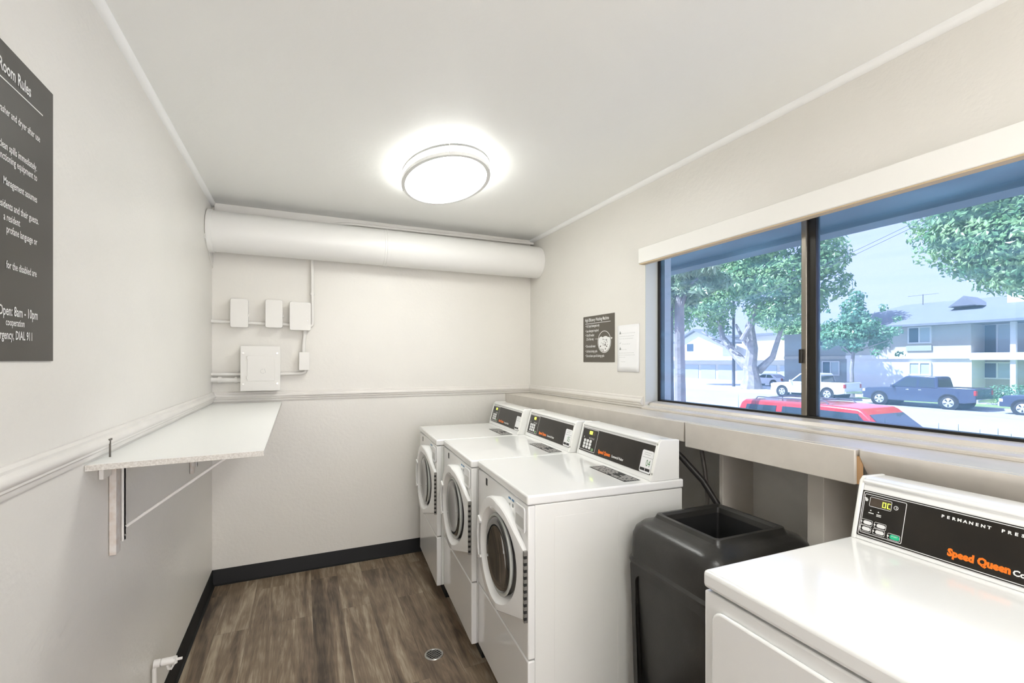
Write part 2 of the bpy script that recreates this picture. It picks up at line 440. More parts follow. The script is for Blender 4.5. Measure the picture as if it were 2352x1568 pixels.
# ------------------------------------------------------------------ ceiling lamp
def make_lamp():
    root = thing('ceiling_lamp', 'oval flush ceiling lamp with glowing white diffuser and two thin nickel rings', 'lamp', (.675, 2.335, ZC))
    N = 64
    def ell(ax, ay, z): return [(ax * cos(2 * pi * k / N), ay * sin(2 * pi * k / N), z) for k in range(N)]
    ax, ay = .212, .350
    d = MB(); d.rings([ell(ax - .012, ay - .012, -.002), ell(ax - .012, ay - .012, -.048), ell(ax - .016, ay - .016, -.056), ell(ax * .8, ay * .8, -.062), ell(ax * .4, ay * .4, -.065), ell(.01, .01, -.066)], cap0=True, cap1=True)
    d.build('diffuser', M['lamp_on'], root, ang=60)
    def ring(z0, z1, w, mm):
        r = MB(); r.rings([ell(ax, ay, z0), ell(ax, ay, z1), ell(ax - w, ay - w, z1 - .001), ell(ax - w, ay - w, z0 + .001), ell(ax, ay, z0)])
        r.build('ring', mm, root, ang=50)
    ring(-.010, -.021, .013, M['lampmetal_dark']); ring(-.047, -.062, .018, M['lampmetal'])
    for a in (35, 145, 250, 320):
        x, y = ax * cos(radians(a)), ay * sin(radians(a))
        MB().tube([(x * .995, y * .995, -.010), (x * .995, y * .995, -.05)], .0022, 8).build('rod', M['lampmetal'], root)
        MB().tube([(x * .985, y * .985, -.058), (x * .985, y * .985, -.064)], .005, 10).build('screw', M['whiteplastic'], root)
    return root
lamp = make_lamp()
fill_lamp = copy_tree(lamp); fill_lamp.location = (.675, -.05, ZC)  # unseen copy of the lamp, added as fill light
fill_lamp['label'] = 'added unseen oval ceiling lamp for fill light, nearly overhead of the camera position'
for l in (lamp, fill_lamp): l['group'] = 'oval ceiling lamps'

# ------------------------------------------------------------------ duct and pipes on the back wall
du = thing('air_duct', 'fat round painted duct running along the back wall under the ceiling', 'duct', (XL, 3.292, 2.190))
def circ(x, r, n=40): return [(x, r * cos(2 * pi * k / n), r * sin(2 * pi * k / n)) for k in range(n)]
R0 = .122
MB().rings([circ(.001, R0), circ(1.02, R0), circ(1.021, R0 + .0015), circ(2.227, R0 + .0015)], cap0=True, cap1=True).build('tube', M['duct'], du)
MB().rings([circ(.004, R0 + .001), circ(.004, R0 + .006), circ(.028, R0 + .005), circ(.032, R0 + .001)]).build('collar', M['duct'], du)
MB().rings([circ(1.035, R0 + .001), circ(1.036, R0 + .004), circ(1.050, R0 + .004), circ(1.051, R0 + .001)]).build('seam', M['duct'], du)
sc = MB(); sc.px([(-.10, -.02), (-.135, -.06), (-.128, -.075), (.13, -.20), (.133, -.13), (.02, -.03)], .0005, .006); sc.build('wall_flange', M['boxp'], du)
cp = MB().tube([(.17, 3.372, 2.325), (.24, 3.365, 2.342), (.34, 3.36, 2.347), (.9, 3.36, 2.350), (1.5, 3.355, 2.352), (1.706, 3.35, 2.354)], .010, 10)
tag(cp.build('pipe', M['boxp']), 'thin painted pipe squeezed between the round duct and the ceiling', 'pipe')

def elec_box(name, x0, x1, z0, z1, d, label, cat, group=None, r=.012, knob=None):
    k = (YB - d) / YB
    X0, X1 = x0 * k, x1 * k; Z0, Z1 = H + (z0 - H) * k, H + (z1 - H) * k
    t = thing(name, label, cat, ((X0 + X1) / 2, YB, Z0), 0, group)
    w, h = (X1 - X0) / 2, Z1 - Z0
    MB().box(-w + .003, w - .003, -d + .018, 0, .003, h - .003).build('back_box', M['boxp'], t, bevel=.004)
    m = MB(); m.prism(rrect(-w, w, 0, h, r), lambda p, q, hh: (p, hh, q), -d, -d + .020); m.build('cover', M['boxp'], t, bevel=.003)
    return t, w, h
g = 'small painted electrical boxes on the back wall'
t, w, h = elec_box('electrical_box', -.415, -.314, 1.623, 1.808, .075, 'leftmost small rounded electrical box in the row of three on the back wall', 'electrical box', g)
MB().box(w, w + .006, -.07, -.05, .07, .085).build('latch', M['boxp'], t)
t, w, h = elec_box('electrical_box', -.217, -.115, 1.626, 1.811, .075, 'middle small rounded electrical box, between two others on the back wall', 'electrical box', g)
MB().box(w, w + .006, -.07, -.05, .07, .085).build('latch', M['boxp'], t)
t, w, h = elec_box('electrical_box', -.074, .057, 1.613, 1.804, .075, 'widest of the three rounded electrical boxes, beside the vertical conduit', 'electrical box', g)
MB().tube([(w - .02, -.074, .065), (w - .02, -.082, .065)], .004, 10).build('screw', M['metal'], t)
t, w, h = elec_box('junction_box', -.016, .049, 1.345, 1.468, .07, 'small square-cornered junction box at lower right of the electrical boxes', 'electrical box', None, r=.002)
# breaker panel
k = (YB - .085) / YB
X0, X1 = -.358 * k, -.128 * k; Z0, Z1 = H + (1.214 - H) * k, H + (1.505 - H) * k
bp = thing('breaker_panel', 'large square painted breaker panel with hinged door above the white shelf', 'electrical panel', ((X0 + X1) / 2, YB, Z0))
w, h = (X1 - X0) / 2, Z1 - Z0
MB().box(-w + .006, w - .006, -.078, 0, .006, h - .006).build('back_box', M['boxp'], bp, bevel=.003)
MB().box(-w, w, -.085, -.078, 0, h).build('cover', M['boxp'], bp, bevel=.002)
dr = MB().box(-w + .038, w - .032, -.0885, -.085, .062, h - .062).build('door', M['boxp'], bp, bevel=.002)
MB().box(w - .085, w - .04, -.0895, -.0885, h - .09, h - .064).build('latch', M['boxp'], dr)
for z in (.075, h - .085): MB().tube([(-w + .038, -.089, z), (-w + .038, -.089, z + .02)], .004, 8).build('hinge', M['boxp'], dr)
for x in (-w + .016, w - .018):
    for z in (.045, h - .045): MB().tube([(x, -.085, z), (x, -.090, z)], .006, 10).build('screw', M['metal'], bp)
sc = MB(); add_text(sc, 'CI', (.0, -.0889, .105), (1, 0, .25), (-.25, 0, 1), .045, sx=.8, lift=.0002, bold=-.001)
sc.build('scrawl', M['greyplastic'], dr)

def conduit(pts, r, label, name='conduit'):
    o = MB().tube(pts, r, 12).build(name, M['boxp']); return tag(o, label, 'pipe', None)
y = YB - .03
conduit([(XL, y, 1.656), (-.40, y, 1.654)], .011, 'short conduit from the left wall to the leftmost small box')
conduit([(-.315, y, 1.652), (-.206, y, 1.650)], .011, 'short conduit between leftmost and middle small boxes')
conduit([(-.118, y, 1.650), (-.068, y, 1.648)], .011, 'stub of conduit between the middle and widest small boxes')
conduit([(.045, y, 1.640), (.058, y, 1.642), (.066, y, 1.652), (.067, y, 1.68), (.064, y, 2.085)], .0105, 'tall vertical conduit rising from the widest box to the duct')
MB().tube([(.065, y, 1.85), (.065, y, 1.865)], .0145, 12).build('coupling', M['boxp'], bpy.data.objects['conduit.003'])
conduit([(.018, y, 1.628), (.018, y, 1.58), (.012, y, 1.52), (.012, y, 1.462)], .0115, 'short slightly bent conduit under the widest box')
conduit([(-.135, y, 1.322), (.00, y, 1.325), (.022, y, 1.335), (.026, y, 1.35)], .0115, 'conduit elbow joining the breaker panel to the square junction box')
conduit([(XL, y, 1.326), (-.345, y, 1.324)], .010, 'thin upper conduit entering the breaker panel from the left wall')
c = conduit([(XL, y, 1.290), (-.345, y, 1.286)], .016, 'thick lower conduit entering the breaker panel from the left wall')
MB().tube([(-.475, y, 1.289), (-.455, y, 1.289)], .021, 12).build('coupling', M['boxp'], c)
MB().tube([(-.385, y, 1.288), (-.37, y, 1.288)], .021, 12).build('coupling', M['boxp'], c)

# ------------------------------------------------------------------ wall signs
UP = (0, 0, 1)
sg = thing('rules_sign', 'large dark laundry rules sign with white lettering on the left wall', 'sign', (XL, 1.12, 1.409))
MB().box(0, .004, -.23, .252, 0, .597).build('board', M['signdark'], sg, bevel=.0008)
tx = MB()
O = lambda yy, zz: (.004, yy - 1.12, zz - 1.409)
Y = (0, 1, 0)
for s_, yy, zz, sz, bo in (('Laundry Room Rules', 1.277, 1.950, .0335, .0006), ('washer and dryer after use', 1.313, 1.873, .0205, .0002),
        ('clean spills immediately.', 1.300, 1.807, .0205, .0002), ('malfunctioning equipment to', 1.301, 1.786, .0205, .0002),
        ('Management assumes', 1.301, 1.741, .0205, .0002), ('residents and their guests.', 1.307, 1.697, .0205, .0002),
        ('a resident', 1.236, 1.674, .0205, .0002), ('profane language or', 1.301, 1.652, .0205, .0002),
        ('for the disabled are', 1.299, 1.585, .0205, .0002), ('Open: 8am - 10pm', 1.304, 1.496, .027, .0003),
        ('cooperation', 1.253, 1.477, .0195, .0002), ('emergency, DIAL 911', 1.284, 1.451, .024, .0003)):
    add_text(tx, s_, O(yy, zz), Y, UP, sz, align='RIGHT', sx=.68, bold=bo)
    tx.build('text_line', M['ink_white'], sg, smooth=False, fix=False); tx = MB()
plate(tx, [(0, 0), (.36, 0), (.36, .0022), (0, .0022)], O(.965, 1.935), Y, UP, .0006)
tx.build('underline', M['ink_white'], sg, smooth=False, fix=False); tx = MB()

s2 = thing('washer_sign', 'dark square washing instruction sign with drum picture, left of the white paper', 'sign', (XR, 2.629, 1.401))
SW, SH = .337, .298
MB().box(-.004, 0, -SW, 0, 0, SH).build('board', M['signdark2'], s2, bevel=.0008)
tx = MB(); r = (0, -1, 0)
P = lambda u, v: (-.004, -u * SW, SH * (1 - v))
def line_of(parent, m=M['ink_white'], name='text_line'):
    global tx
    tx.build(name, m, parent, smooth=False, fix=False); tx = MB()
add_text(tx, 'High Efficiency Washing Machine', P(.065, .115), r, UP, .0295, sx=.67, bold=.0004); line_of(s2)
plate(tx, [(0, 0), (.275, 0), (.275, .0028), (0, .0028)], P(.075, .165), r, UP, .0006); line_of(s2, name='underline')
for v, sx_ in ((.24, 'H.E. liquid detergent only'), (.345, 'Less detergent required'), (.44, 'Only fill washer'), (.68, 'Do not add water'), (.79, 'Lid locks during cycle'), (.89, 'Do not leave open lid during cycle')):
    add_text(tx, '\u2022', P(.075, v), r, UP, .026, sx=.9)
    add_text(tx, sx_, P(.115, v), r, UP, .0235, sx=.60, bold=.0003); line_of(s2)
add_text(tx, '2/3 of the way', P(.115, .525), r, UP, .0235, sx=.60, bold=.0003); line_of(s2)
tx = MB(); cc = P(.70, .575)
ro = [(.069 * cos(a * pi / 30), .069 * sin(a * pi / 30)) for a in range(60)]; ri = [(x * .945, z * .945) for x, z in ro]
f3 = lambda p, l=.0006: (cc[0] - l, cc[1] - p[0], cc[2] + p[1])
tx.add([f3(p) for p in ro] + [f3(p) for p in ri], [(i, (i + 1) % 60, 60 + (i + 1) % 60, 60 + i) for i in range(60)])
cut = [p for p in ri if p[1] <= .0221]
cut.sort(key=lambda p: atan2(p[1] - .0, p[0]) if p[1] < .0 or p[0] > 0 else atan2(p[1], p[0]) - 2 * pi)
rnd = random.Random(4)
topw = [(-.055, .024), (-.045, .031), (-.03, .034), (-.015, .028), (.0, .034), (.02, .035), (.04, .028), (.055, .026)]
low = [(.062 * cos(radians(a)), .062 * sin(radians(a))) for a in range(20, -201, -10)]
tx.add([f3(p) for p in topw + low[0:]], [list(range(len(topw) + len(low)))])
plate(tx, [(0, 0), (.175, 0), (.175, .002), (0, .002)], P(.41, .51), r, UP, .0008)
plate(tx, [(0, -.006), (.011, .001), (0, .008)], P(.915, .51), r, UP, .0008)
tx.build('drum_picture', M['ink_white'], s2, smooth=False, fix=False)
bl_ = MB()
for i in range(22):
    a = rnd.uniform(200, 340) if i % 2 else rnd.uniform(0, 360); rr = rnd.uniform(.008, .048)
    px_, pz_ = rr * cos(radians(a)), rr * sin(radians(a)) - .012
    n = 7; s0 = rnd.uniform(.003, .008); th = rnd.uniform(0, pi); el = rnd.uniform(.35, .9)
    pp = []
    for k in range(n):
        aa = 2 * pi * k / n; x_, z_ = s0 * cos(aa), s0 * el * sin(aa) * rnd.uniform(.6, 1.3)
        pp.append(f3((px_ + x_ * cos(th) - z_ * sin(th), pz_ + x_ * sin(th) + z_ * cos(th)), .0011))
    bl_.add(pp, [list(range(n))])
bl_.build('drum_shading', M['signdark2'], s2, smooth=False, fix=False)

pp = thing('paper_notice', 'white printed paper notice taped to the wall beside the window', 'notice', (XR, 2.263, 1.345))
PW, PH = .196, .273
m = MB(); n = 8
vs = []; fs = []
for j in range(n + 1):
    for i in range(n + 1):
        u, v = i / n, j / n
        lift = .0015 + (.006 * max(0, .25 - v) * 4 * abs(u - .45) if v < .25 else 0)
        vs.append((-lift, -u * PW, v * PH))
for j in range(n):
    for i in range(n):
        a = j * (n + 1) + i; fs.append((a, a + 1, a + n + 2, a + n + 1))
m.add(vs, fs); po = m.build('sheet', M['paper'], pp)
sol = po.modifiers.new('s', 'SOLIDIFY'); sol.thickness = .0006; sol.offset = 1
tx = MB(); P = lambda u, v: (-.0022, -u * PW, PH * (1 - v))
for v in (.19, .53):
    plate(tx, [(0, 0), (.018, 0), (.009, .018)], P(.09, v), r, UP, .0003); line_of(pp, M['ink_grey'], 'warning_mark')
add_text(tx, '\u2713', P(.09, .41), r, UP, .022, lift=.0005)
tx.build('check_mark', M['ink_grey'], pp, smooth=False, fix=False)
tx = MB(); faint = mat('faint_ink', (.50, .51, .50), .6)
for v, u0, u1 in ((.18, .22, .80), (.245, .10, .76), (.295, .10, .70), (.41, .22, .60), (.53, .22, .44), (.60, .08, .70), (.645, .08, .76), (.69, .08, .32), (.79, .16, .36)):
    x_ = u0
    while x_ < u1:
        wd = rnd.uniform(.03, .075)
        plate(tx, [(0, 0), (wd * PW, 0), (wd * PW, .0016), (0, .0016)], P(x_, v), r, UP, .0002); x_ += wd + .018
    line_of(pp, faint)

# ------------------------------------------------------------------ folding shelf
sh = thing('wall_shelf', 'white laminate folding shelf hinged on the left wall in the back corner', 'shelf', (XL, 1.55, 1.123))
m = MB(); m.pz([(.001, -.005), (.408, .028), (.392, 1.872), (.001, 1.872)], .001, .017)
ob = m.build('board', [M['white_lam'], M['chip']], sh, bevel=.0006, smooth=False)
for p in ob.data.polygons:
    if abs(p.normal.z) < .5: p.material_index = 1
def cleat(y0):
    MB().box(.001, .0185, y0, y0 + .038, -.280, -.001).build('cleat', M['oldpaint'], sh, bevel=.002)
    MB().box(.001, .012, y0 - .075, y0 - .012, -.042, -.002).build('hinge_block', M['boxp'], sh, bevel=.002)
    b = MB(); b.box(.001, .024, y0 + .046, y0 + .062, -.255, -.001); b.box(.019, .024, y0 + .040, y0 + .068, -.255, -.001)
    bo = b.build('bracket', M['boxp'], sh, bevel=.001)
    MB().tube([(.024, y0 + .054, -.240), (.0265, y0 + .054, -.240)], .004, 8).build('screw', M['metal'], bo)
    MB().tube([(.026, y0 + .058, -.215), (.18, y0 + .058, -.105), (.326, y0 + .058, -.002)], .0046, 8).build('strut', M['boxp'], sh)
cleat(.160)
cleat(1.23)
hk = MB(); hk.box(.021, .0245, .095, .100, .018, .066); hk.box(.021, .0245, .090, .110, .064, .069)
hk.build('rail_slit', M['signdark2'], sh)  # dark raised strips painted for the shade of a slit in the rail

# ------------------------------------------------------------------ hose bib on the left wall
hb = thing('hose_bib', 'small painted water valve sticking out of the lower left wall', 'valve', (XL, 2.125, .0))
MB().tube([(.012, 0, .002), (.012, 0, .262), (.016, 0, .275), (.028, 0, .281)], .0085, 10).build('pipe', M['boxp'], hb)
MB().tube([(.010, 0, .281), (.030, 0, .281)], .014, 12).build('elbow', M['boxp'], hb)
MB().tube([(.030, 0, .281), (.034, 0, .281), (.072, 0, .280), (.076, 0, .280)], [.010, .0135, .0135, .011], 12).build('valve_body', M['boxp'], hb)
MB().tube([(.074, 0, .268), (.074, 0, .292)], .009, 8).build('nut', M['boxp'], hb)
MB().tube([(.080, 0, .281), (.098, 0, .281)], .005, 8).build('stem', M['boxp'], hb)
MB().tube([(.050, 0, .270), (.053, .004, .250), (.062, .006, .246), (.070, .004, .262)], .0045, 8).build('spout', M['boxp'], hb)

# ------------------------------------------------------------------ floor drain
fd = thing('floor_drain', 'round chrome floor drain grate set in the wood plank floor', 'drain', (.579, 2.187, 0))
N = 40; RD = .043
def rg(r, z): return [(r * cos(2 * pi * k / N), r * sin(2 * pi * k / N), z) for k in range(N)]
MB().rings([rg(RD + .002, .0002), rg(RD, .0025), rg(RD - .006, .0025), rg(RD - .007, .0006)]).build('rim', M['metal'], fd)
MB().rings([rg(RD - .005, .0004), rg(.001, .0004)]).build('hole', M['dark'], fd)
gr = MB()
for k in range(-3, 4):
    o_ = k * .0115; hl = sqrt(max(0, (RD - .006) ** 2 - o_ ** 2))
    for th in (30, 120):
        c_, s_ = cos(radians(th)), sin(radians(th))
        gr.tube([(o_ * c_ - hl * s_, o_ * s_ + hl * c_, .0016), (o_ * c_ + hl * s_, o_ * s_ - hl * c_, .0016)], .0009, 6)
gr.build('grate', M['metal'], fd)

# ------------------------------------------------------------------ consoles (washers and dryer)
SL = (.04, .151)
SLL = hypot(*SL)
def console(root, W, d0, z0, back, cap_r=True):
    """tilted control console; local X right, Y depth, Z up"""
    ztop = z0 + .152
    prof = [(d0, z0), (d0 + .037, z0 + .140), (d0 + .030, z0 + .145), (d0 + .032, z0 + .152), (d0 + .045, z0 + .156), (back, z0 + .153), (back, z0)]
    m = MB(); m.px(prof, .016, W - .016); m.build('console', M['enamel'], root, bevel=.0025)
    prof2 = [(d0 - .004, z0), (d0 + .034, z0 + .148), (d0 + .046, z0 + .1585), (back, z0 + .155), (back, z0)]
    for x0, x1 in ((.006, .017), (W - .022, W - .004)):
        MB().px(prof2, x0, x1).build('end_cap', M['enamel_side'], root, bevel=.003)
    for v in ((W - .012, .145), (W - .010, .03)):
        p = Vector((v[0], d0 - .004 + v[1] * SL[0] / SLL, z0 + v[1] * SL[1] / SLL)); nn = Vector((0, -SL[1], SL[0])).normalized()
        MB().tube([p - nn * .001, p + nn * .002], .0045, 10).build('screw', M['metal'], root)
    o = Vector((0, d0 - .0005, z0)); r = Vector((1, 0, 0)); u = Vector((0, SL[0], SL[1])).normalized()
    return o, r, u

def washer_console_marks(root, o, r, u):
    pn = MB(); plate(pn, rrect(.018, .588, .022, .137, .002), o, r, u, .0012)
    pan = pn.build('control_panel', M['panel'], root, smooth=False)
    bx = MB(); outline(bx, .021, .165, .028, .135, .004, .0022, o, r, u, lift=.0012)
    for x_ in (.042, .094, .107, .120, .133):
        ld = MB(); plate(ld, rrect(x_, x_ + .0028, .086, .095, .001), o, r, u, .0004, lift=.0012); ld.build('indicator', M['ink_white'], pan, smooth=False)
    bx.build('panel_outline', M['ink_white'], pan, smooth=False, fix=False); bx = MB()
    add_text(bx, 'Commercial Washer', o + r * .307 + u * .038, r, u, .0150, sx=.72, lift=.0016, bold=.0005)
    bx.build('model_lettering', M['ink_white'], pan, smooth=False, fix=False)
    lg = MB(); add_text(lg, 'Speed Queen', o + r * .195 + u * .037, r, u, .0215, sx=.86, lift=.0016, bold=.0013)
    lg.build('logo', M['ink_orange'], pan, smooth=False, fix=False)
    ds = MB(); plate(ds, rrect(.080, .140, .107, .127, .002), o, r, u, .0004, lift=.0012); ds.build('display', M['lcd'], pan, smooth=False)
    ds = MB(); plate(ds, rrect(.086, .114, .109, .125, .001), o, r, u, .0003, lift=.0017); ds.build('lit_digits', M['lcd_on'], pan, smooth=False)
    for i in range(3):
        for j in range(3):
            b = MB(); plate(b, rrect(.048 + i * .027, .067 + i * .027, .038 + j * .0155, .0515 + j * .0155, .004), o, r, u, .0012, lift=.0012)
            b.build('button', M['whiteplastic'], pan, smooth=False)
    b = MB(); plate(b, rrect(.130, .148, .033, .046, .004), o, r, u, .0012, lift=.0012); b.build('start_button', M['btn_green_pale'], pan, smooth=False)

def sticker(root, o, r, u, num):
    st = MB(); plate(st, rrect(.515, .586, .024, .112, .008), o, r, u, .0006, lift=.0014); stk = st.build('sticker', M['paper'], root, smooth=False)
    x = MB(); plate(x, rrect(.519, .548, .031, .042, .001), o, r, u, .0003, lift=.002); plate(x, rrect(.551, .580, .031, .042, .001), o, r, u, .0003, lift=.002)
    x.build('sticker_badge', M['ink_black'], stk, smooth=False)
    x = MB()
    for v, a, b_ in ((.102, .530, .575), (.094, .530, .566), (.083, .522, .580)):
        q_ = a
        while q_ < b_: plate(x, [(q_, v), (q_ + .006, v), (q_ + .006, v + .0016), (q_, v + .0016)], o, r, u, .0002, lift=.002); q_ += .008
    x.build('sticker_print', M['ink_grey'], stk, smooth=False)
    if num:
        x = MB(); add_text(x, num, o + r * .549 + u * .050, r, u, .038, sx=.72, lift=.0021); x.build('sticker_number', M['ink_green'], stk, smooth=False, fix=False)

# ------------------------------------------------------------------ washers
WW, WD, WT = .610, .660, .945
def hull_radius():
    cx, cz, R = .361, .662, .213
    pts = [(cx + R * cos(radians(a)), cz + R * sin(radians(a))) for a in range(0, 360, 3)] + [(.602, .752), (.602, .512)]
    pts.sort()
    def half(ps):
        out = []
        for p in ps:
            while len(out) > 1 and (out[-1][0] - out[-2][0]) * (p[1] - out[-2][1]) - (out[-1][1] - out[-2][1]) * (p[0] - out[-2][0]) <= 0: out.pop()
            out.append(p)
        return out
    hl = half(pts)[:-1] + half(pts[::-1])[:-1]
    gx, gz = .375, .660
    def rad(th):
        d = (cos(th), sin(th)); best = 0
        for i in range(len(hl)):
            a, b = hl[i], hl[(i + 1) % len(hl)]
            ex, ez = b[0] - a[0], b[1] - a[1]
            den = d[0] * ez - d[1] * ex
            if abs(den) < 1e-9: continue
            t = ((a[0] - gx) * ez - (a[1] - gz) * ex) / den
            s_ = ((a[0] - gx) * d[1] - (a[1] - gz) * d[0]) / den
            if t > 0 and -1e-6 <= s_ <= 1 + 1e-6: best = max(best, t)
        return best
    return gx, gz, rad

def make_washer():
    root = thing('washing_machine', '', 'washing machine')
    # cabinet body with embossed side panels
    m = MB(); m.box(.004, WW - .004, .026, WD - .004, .088, WT - .036); m.build('cabinet', M['enamel_side'], root, bevel=.003)
    for x in (WW - .004, .004):
        sgn = 1 if x > .3 else -1
        for (a, b, c, d) in ((.10, .30, .20, .86), (.36, .56, .20, .87)):
            o_, r_, u_ = Vector((x, a, c)), Vector((0, 1, 0)), Vector((0, 0, 1))
            if sgn < 0: r_ = Vector((0, -1, 0)); o_ = Vector((x, b, c))
            e = MB(); plate(e, rrect(0, b - a, 0, d - c, .01), o_, r_, u_, .0008)
            e.build('side_panel', M['enamel_side'], root, bevel=.0006)
    # front panels
    m = MB(); m.box(0, WW, -.002, .026, .378, WT - .037); m.build('front_panel', M['enamel'], root, bevel=.005, seg=3)
    m = MB(); m.box(0, WW, -.002, .026, .088, .373); m.build('lower_panel', M['enamel'], root, bevel=.005, seg=3)
    # lid
    m = MB(); m.box(-.001, WW + .001, -.005, WD, WT - .034, WT); m.build('top', M['enamel'], root, bevel=.007, seg=3)
    m = MB(); m.box(.02, WW - .02, .055, WD - .03, .002, .088); m.build('toe_gap_block', M['dark'], root)  # near-black block fills the toe gap under the cabinet
    # door
    gx, gz, rad = hull_radius(); N = 96
    def off(x): return -.050 if x < .40 else -.050 + .036 * min(1, (x - .40) / .20)
    def ring(f, dy, circle=None):
        out = []
        for k in range(N):
            th = 2 * pi * k / N; rr = circle if circle else rad(th) - f
            x, z = gx + rr * cos(th), gz + rr * sin(th)
            out.append((x, off(x) + dy if dy is not None else -.002, z))
        return out
    dm = MB(); dm.rings([ring(.004, None), ring(0, .016), ring(.001, .006), ring(.006, .001), ring(.014, 0), ring(0, 0, .178), ring(0, .003, .173), ring(0, .020, .158), ring(0, .024, .150)])
    door = dm.build('door', M['enamel'], root, ang=28)
    gk = MB()
    def cr(r_, y_): return [(gx + r_ * cos(2 * pi * k / N), y_, gz + r_ * sin(2 * pi * k / N)) for k in range(N)]
    gk.rings([cr(.1515, -.030), cr(.150, -.034), cr(.143, -.036), cr(.139, -.033), cr(.139, -.02)])
    gk.build('door_rim', M['gasket'], door, ang=60)
    gl = MB(); gl.rings([cr(.141, -.028), cr(.136, -.036), cr(.126, -.041), cr(.10, -.036), cr(.05, -.030), cr(.004, -.028)], cap1=True)
    gl.build('door_glass', M['door_glass'], door, ang=80)
    # handle on the far side of the door
    hd = MB()
    def arc(r0, r1, a0, a1, y0, y1, mb, n=10):
        A = [(gx + r0 * cos(radians(a0 + (a1 - a0) * i / n)), gz + r0 * sin(radians(a0 + (a1 - a0) * i / n))) for i in range(n + 1)]
        B = [(gx + r1 * cos(radians(a1 + (a0 - a1) * i / n)), gz + r1 * sin(radians(a1 + (a0 - a1) * i / n))) for i in range(n + 1)]
        mb.prism(A + B, lambda p, q_, h_: (p, h_, q_), y0, y1)
    arc(.203, .218, 158, 202, -.030, -.0565, hd); arc(.180, .218, 155, 158.5, -.030, -.0565, hd); arc(.180, .218, 201.5, 205, -.030, -.0565, hd)
    hd.build('door_handle', M['enamel'], door, bevel=.003)
    hd = MB(); arc(.181, .204, 158, 202, -.048, -.0515, hd); hd.build('handle_shade', M['greyplastic'], door)  # grey plate painted for the shade behind the grip
    # hinge
    hg = MB(); hg.box(.598, .6085, -.016, -.002, .508, .754); ho = hg.build('door_hinge', M['rubber_hinge'], root, bevel=.001)
    kn = MB()
    for i in range(10): kn.box(.6015, .6095, -.0166, -.006, .517 + i * .0235, .527 + i * .0235)
    kn.build('hinge_slots', M['dark'], ho)
    # dispenser drawer
    dd = MB(); outline_poly = rrect(.500, .592, .806, .897, .012)
    dd.prism(outline_poly, lambda p, q_, h_: (p, h_, q_), -.009, -.002); dw = dd.build('dispenser_drawer', M['whiteplastic'], root, bevel=.003)
    d2 = MB(); d2.prism(rrect(.507, .585, .820, .860, .006), lambda p, q_, h_: (p, h_, q_), -.0095, -.0088); d2.build('drawer_grip_shade', mat('grip_shade', (.60, .60, .57), .4), dw)  # grey plate paints the shade of the grip pocket
    # front badge and label
    b = MB(); b.box(.122, .142, -.0035, -.002, .862, .892); b.build('badge', M['ink_black'], root)
    b = MB(); b.box(.415, .440, -.003, -.002, .884, .891); b.build('front_label', M['ink_blue'], root); b = MB(); b.box(.452, .474, -.003, -.002, .884, .891); b.build('front_label', M['ink_blue'], root)
    b = MB(); b.box(.425, .432, -.003, -.002, .862, .870); b.build('front_label_icon', M['ink_grey'], root); b = MB(); b.box(.455, .466, -.003, -.002, .862, .874); b.build('front_label_icon', M['ink_grey'], root)
    # warning label on the lid
    b = MB(); b.pz([(.30, .415), (.567, .415), (.567, .488), (.30, .488)], WT, WT + .0006)
    lb = b.build('warning_label', M['ink_black'], root)
    b = MB(); rn = random.Random(2)
    for j in range(6):
        x = .31
        while x < .555:
            wd = rn.uniform(.012, .05)
            if abs(x - .44) > .012: b.box(x, min(x + wd, .56), .422 + j * .0105, .428 + j * .0105, WT + .0007, WT + .0009)
            x += wd + .006
    b.build('label_print', M['greyplastic'], lb)
    o, r_, u_ = console(root, WW, .513, WT, .642)
    washer_console_marks(root, o, r_, u_)
    return root, (o, r_, u_)
wsh, fr = make_washer()
X4 = (cos(radians(-94)), sin(radians(-94)))
spots = [(.711, 1.432, '04', 'nearest front-load washing machine, its sticker numbered 04, beside the black bin'),
         (.722, 2.047, '05', 'middle front-load washing machine with the sticker numbered 05'),
         (.724, 2.663, None, 'farthest front-load washing machine in the row, nearest the back wall')]
for i, (x, y_, num, lab) in enumerate(spots):
    o = wsh if i == 0 else copy_tree(wsh)
    o.location = (x - X4[0] * WW, y_ - X4[1] * WW, 0); o.rotation_euler = (0, 0, radians(-94))
    tag(o, lab, 'washing machine', 'front-load washing machines in a row')
    spots[i] = (o, num)
for o, num in spots: sticker(o, *fr, num)

# ------------------------------------------------------------------ dryer
dy = thing('dryer', 'large white top-control dryer in the foreground, its display lit 00', 'dryer', (.822, .768, 0), radians(-91.5))
DW, DD, DT = .685, .64, .945
MB().box(.003, DW - .003, .012, DD, .03, DT - .046).build('cabinet', M['enamel_side'], dy, bevel=.004)
MB().box(0, DW, -.002, .014, .03, DT - .045).build('front_panel', M['enamel'], dy, bevel=.004)
MB().box(-.003, DW + .003, -.006, DD + .004, DT - .040, DT).build('top', M['enamel'], dy, bevel=.010, seg=4)
m = MB(); m.prism(rrect(.028, DW - .028, .16, DT - .072, .03), lambda p, q_, h_: (p, h_, q_), -.012, -.002)
m.build('door', M['enamel'], dy, bevel=.006, seg=3)
for x in (.04, DW - .04):
    for y_ in (.05, DD - .05): MB().tube([(x, y_, .001), (x, y_, .03)], .018, 12).build('foot', M['black_rubber'], dy)
o, r, u = console(dy, DW, .502, DT, .632)
pn = MB(); plate(pn, rrect(.018, DW - .024, .011, .128, .002), o, r, u, .0012)
pan = pn.build('control_panel', M['panel'], dy, smooth=False)
bx = MB()
outline(bx, .0205, DW - .0265, .0135, .1255, .004, .0016, o, r, u, lift=.0012)
outline(bx, .024, .118, .020, .120, .004, .0014, o, r, u, lift=.0012)
bx.build('panel_outline', M['ink_white'], pan, smooth=False, fix=False); bx = MB()
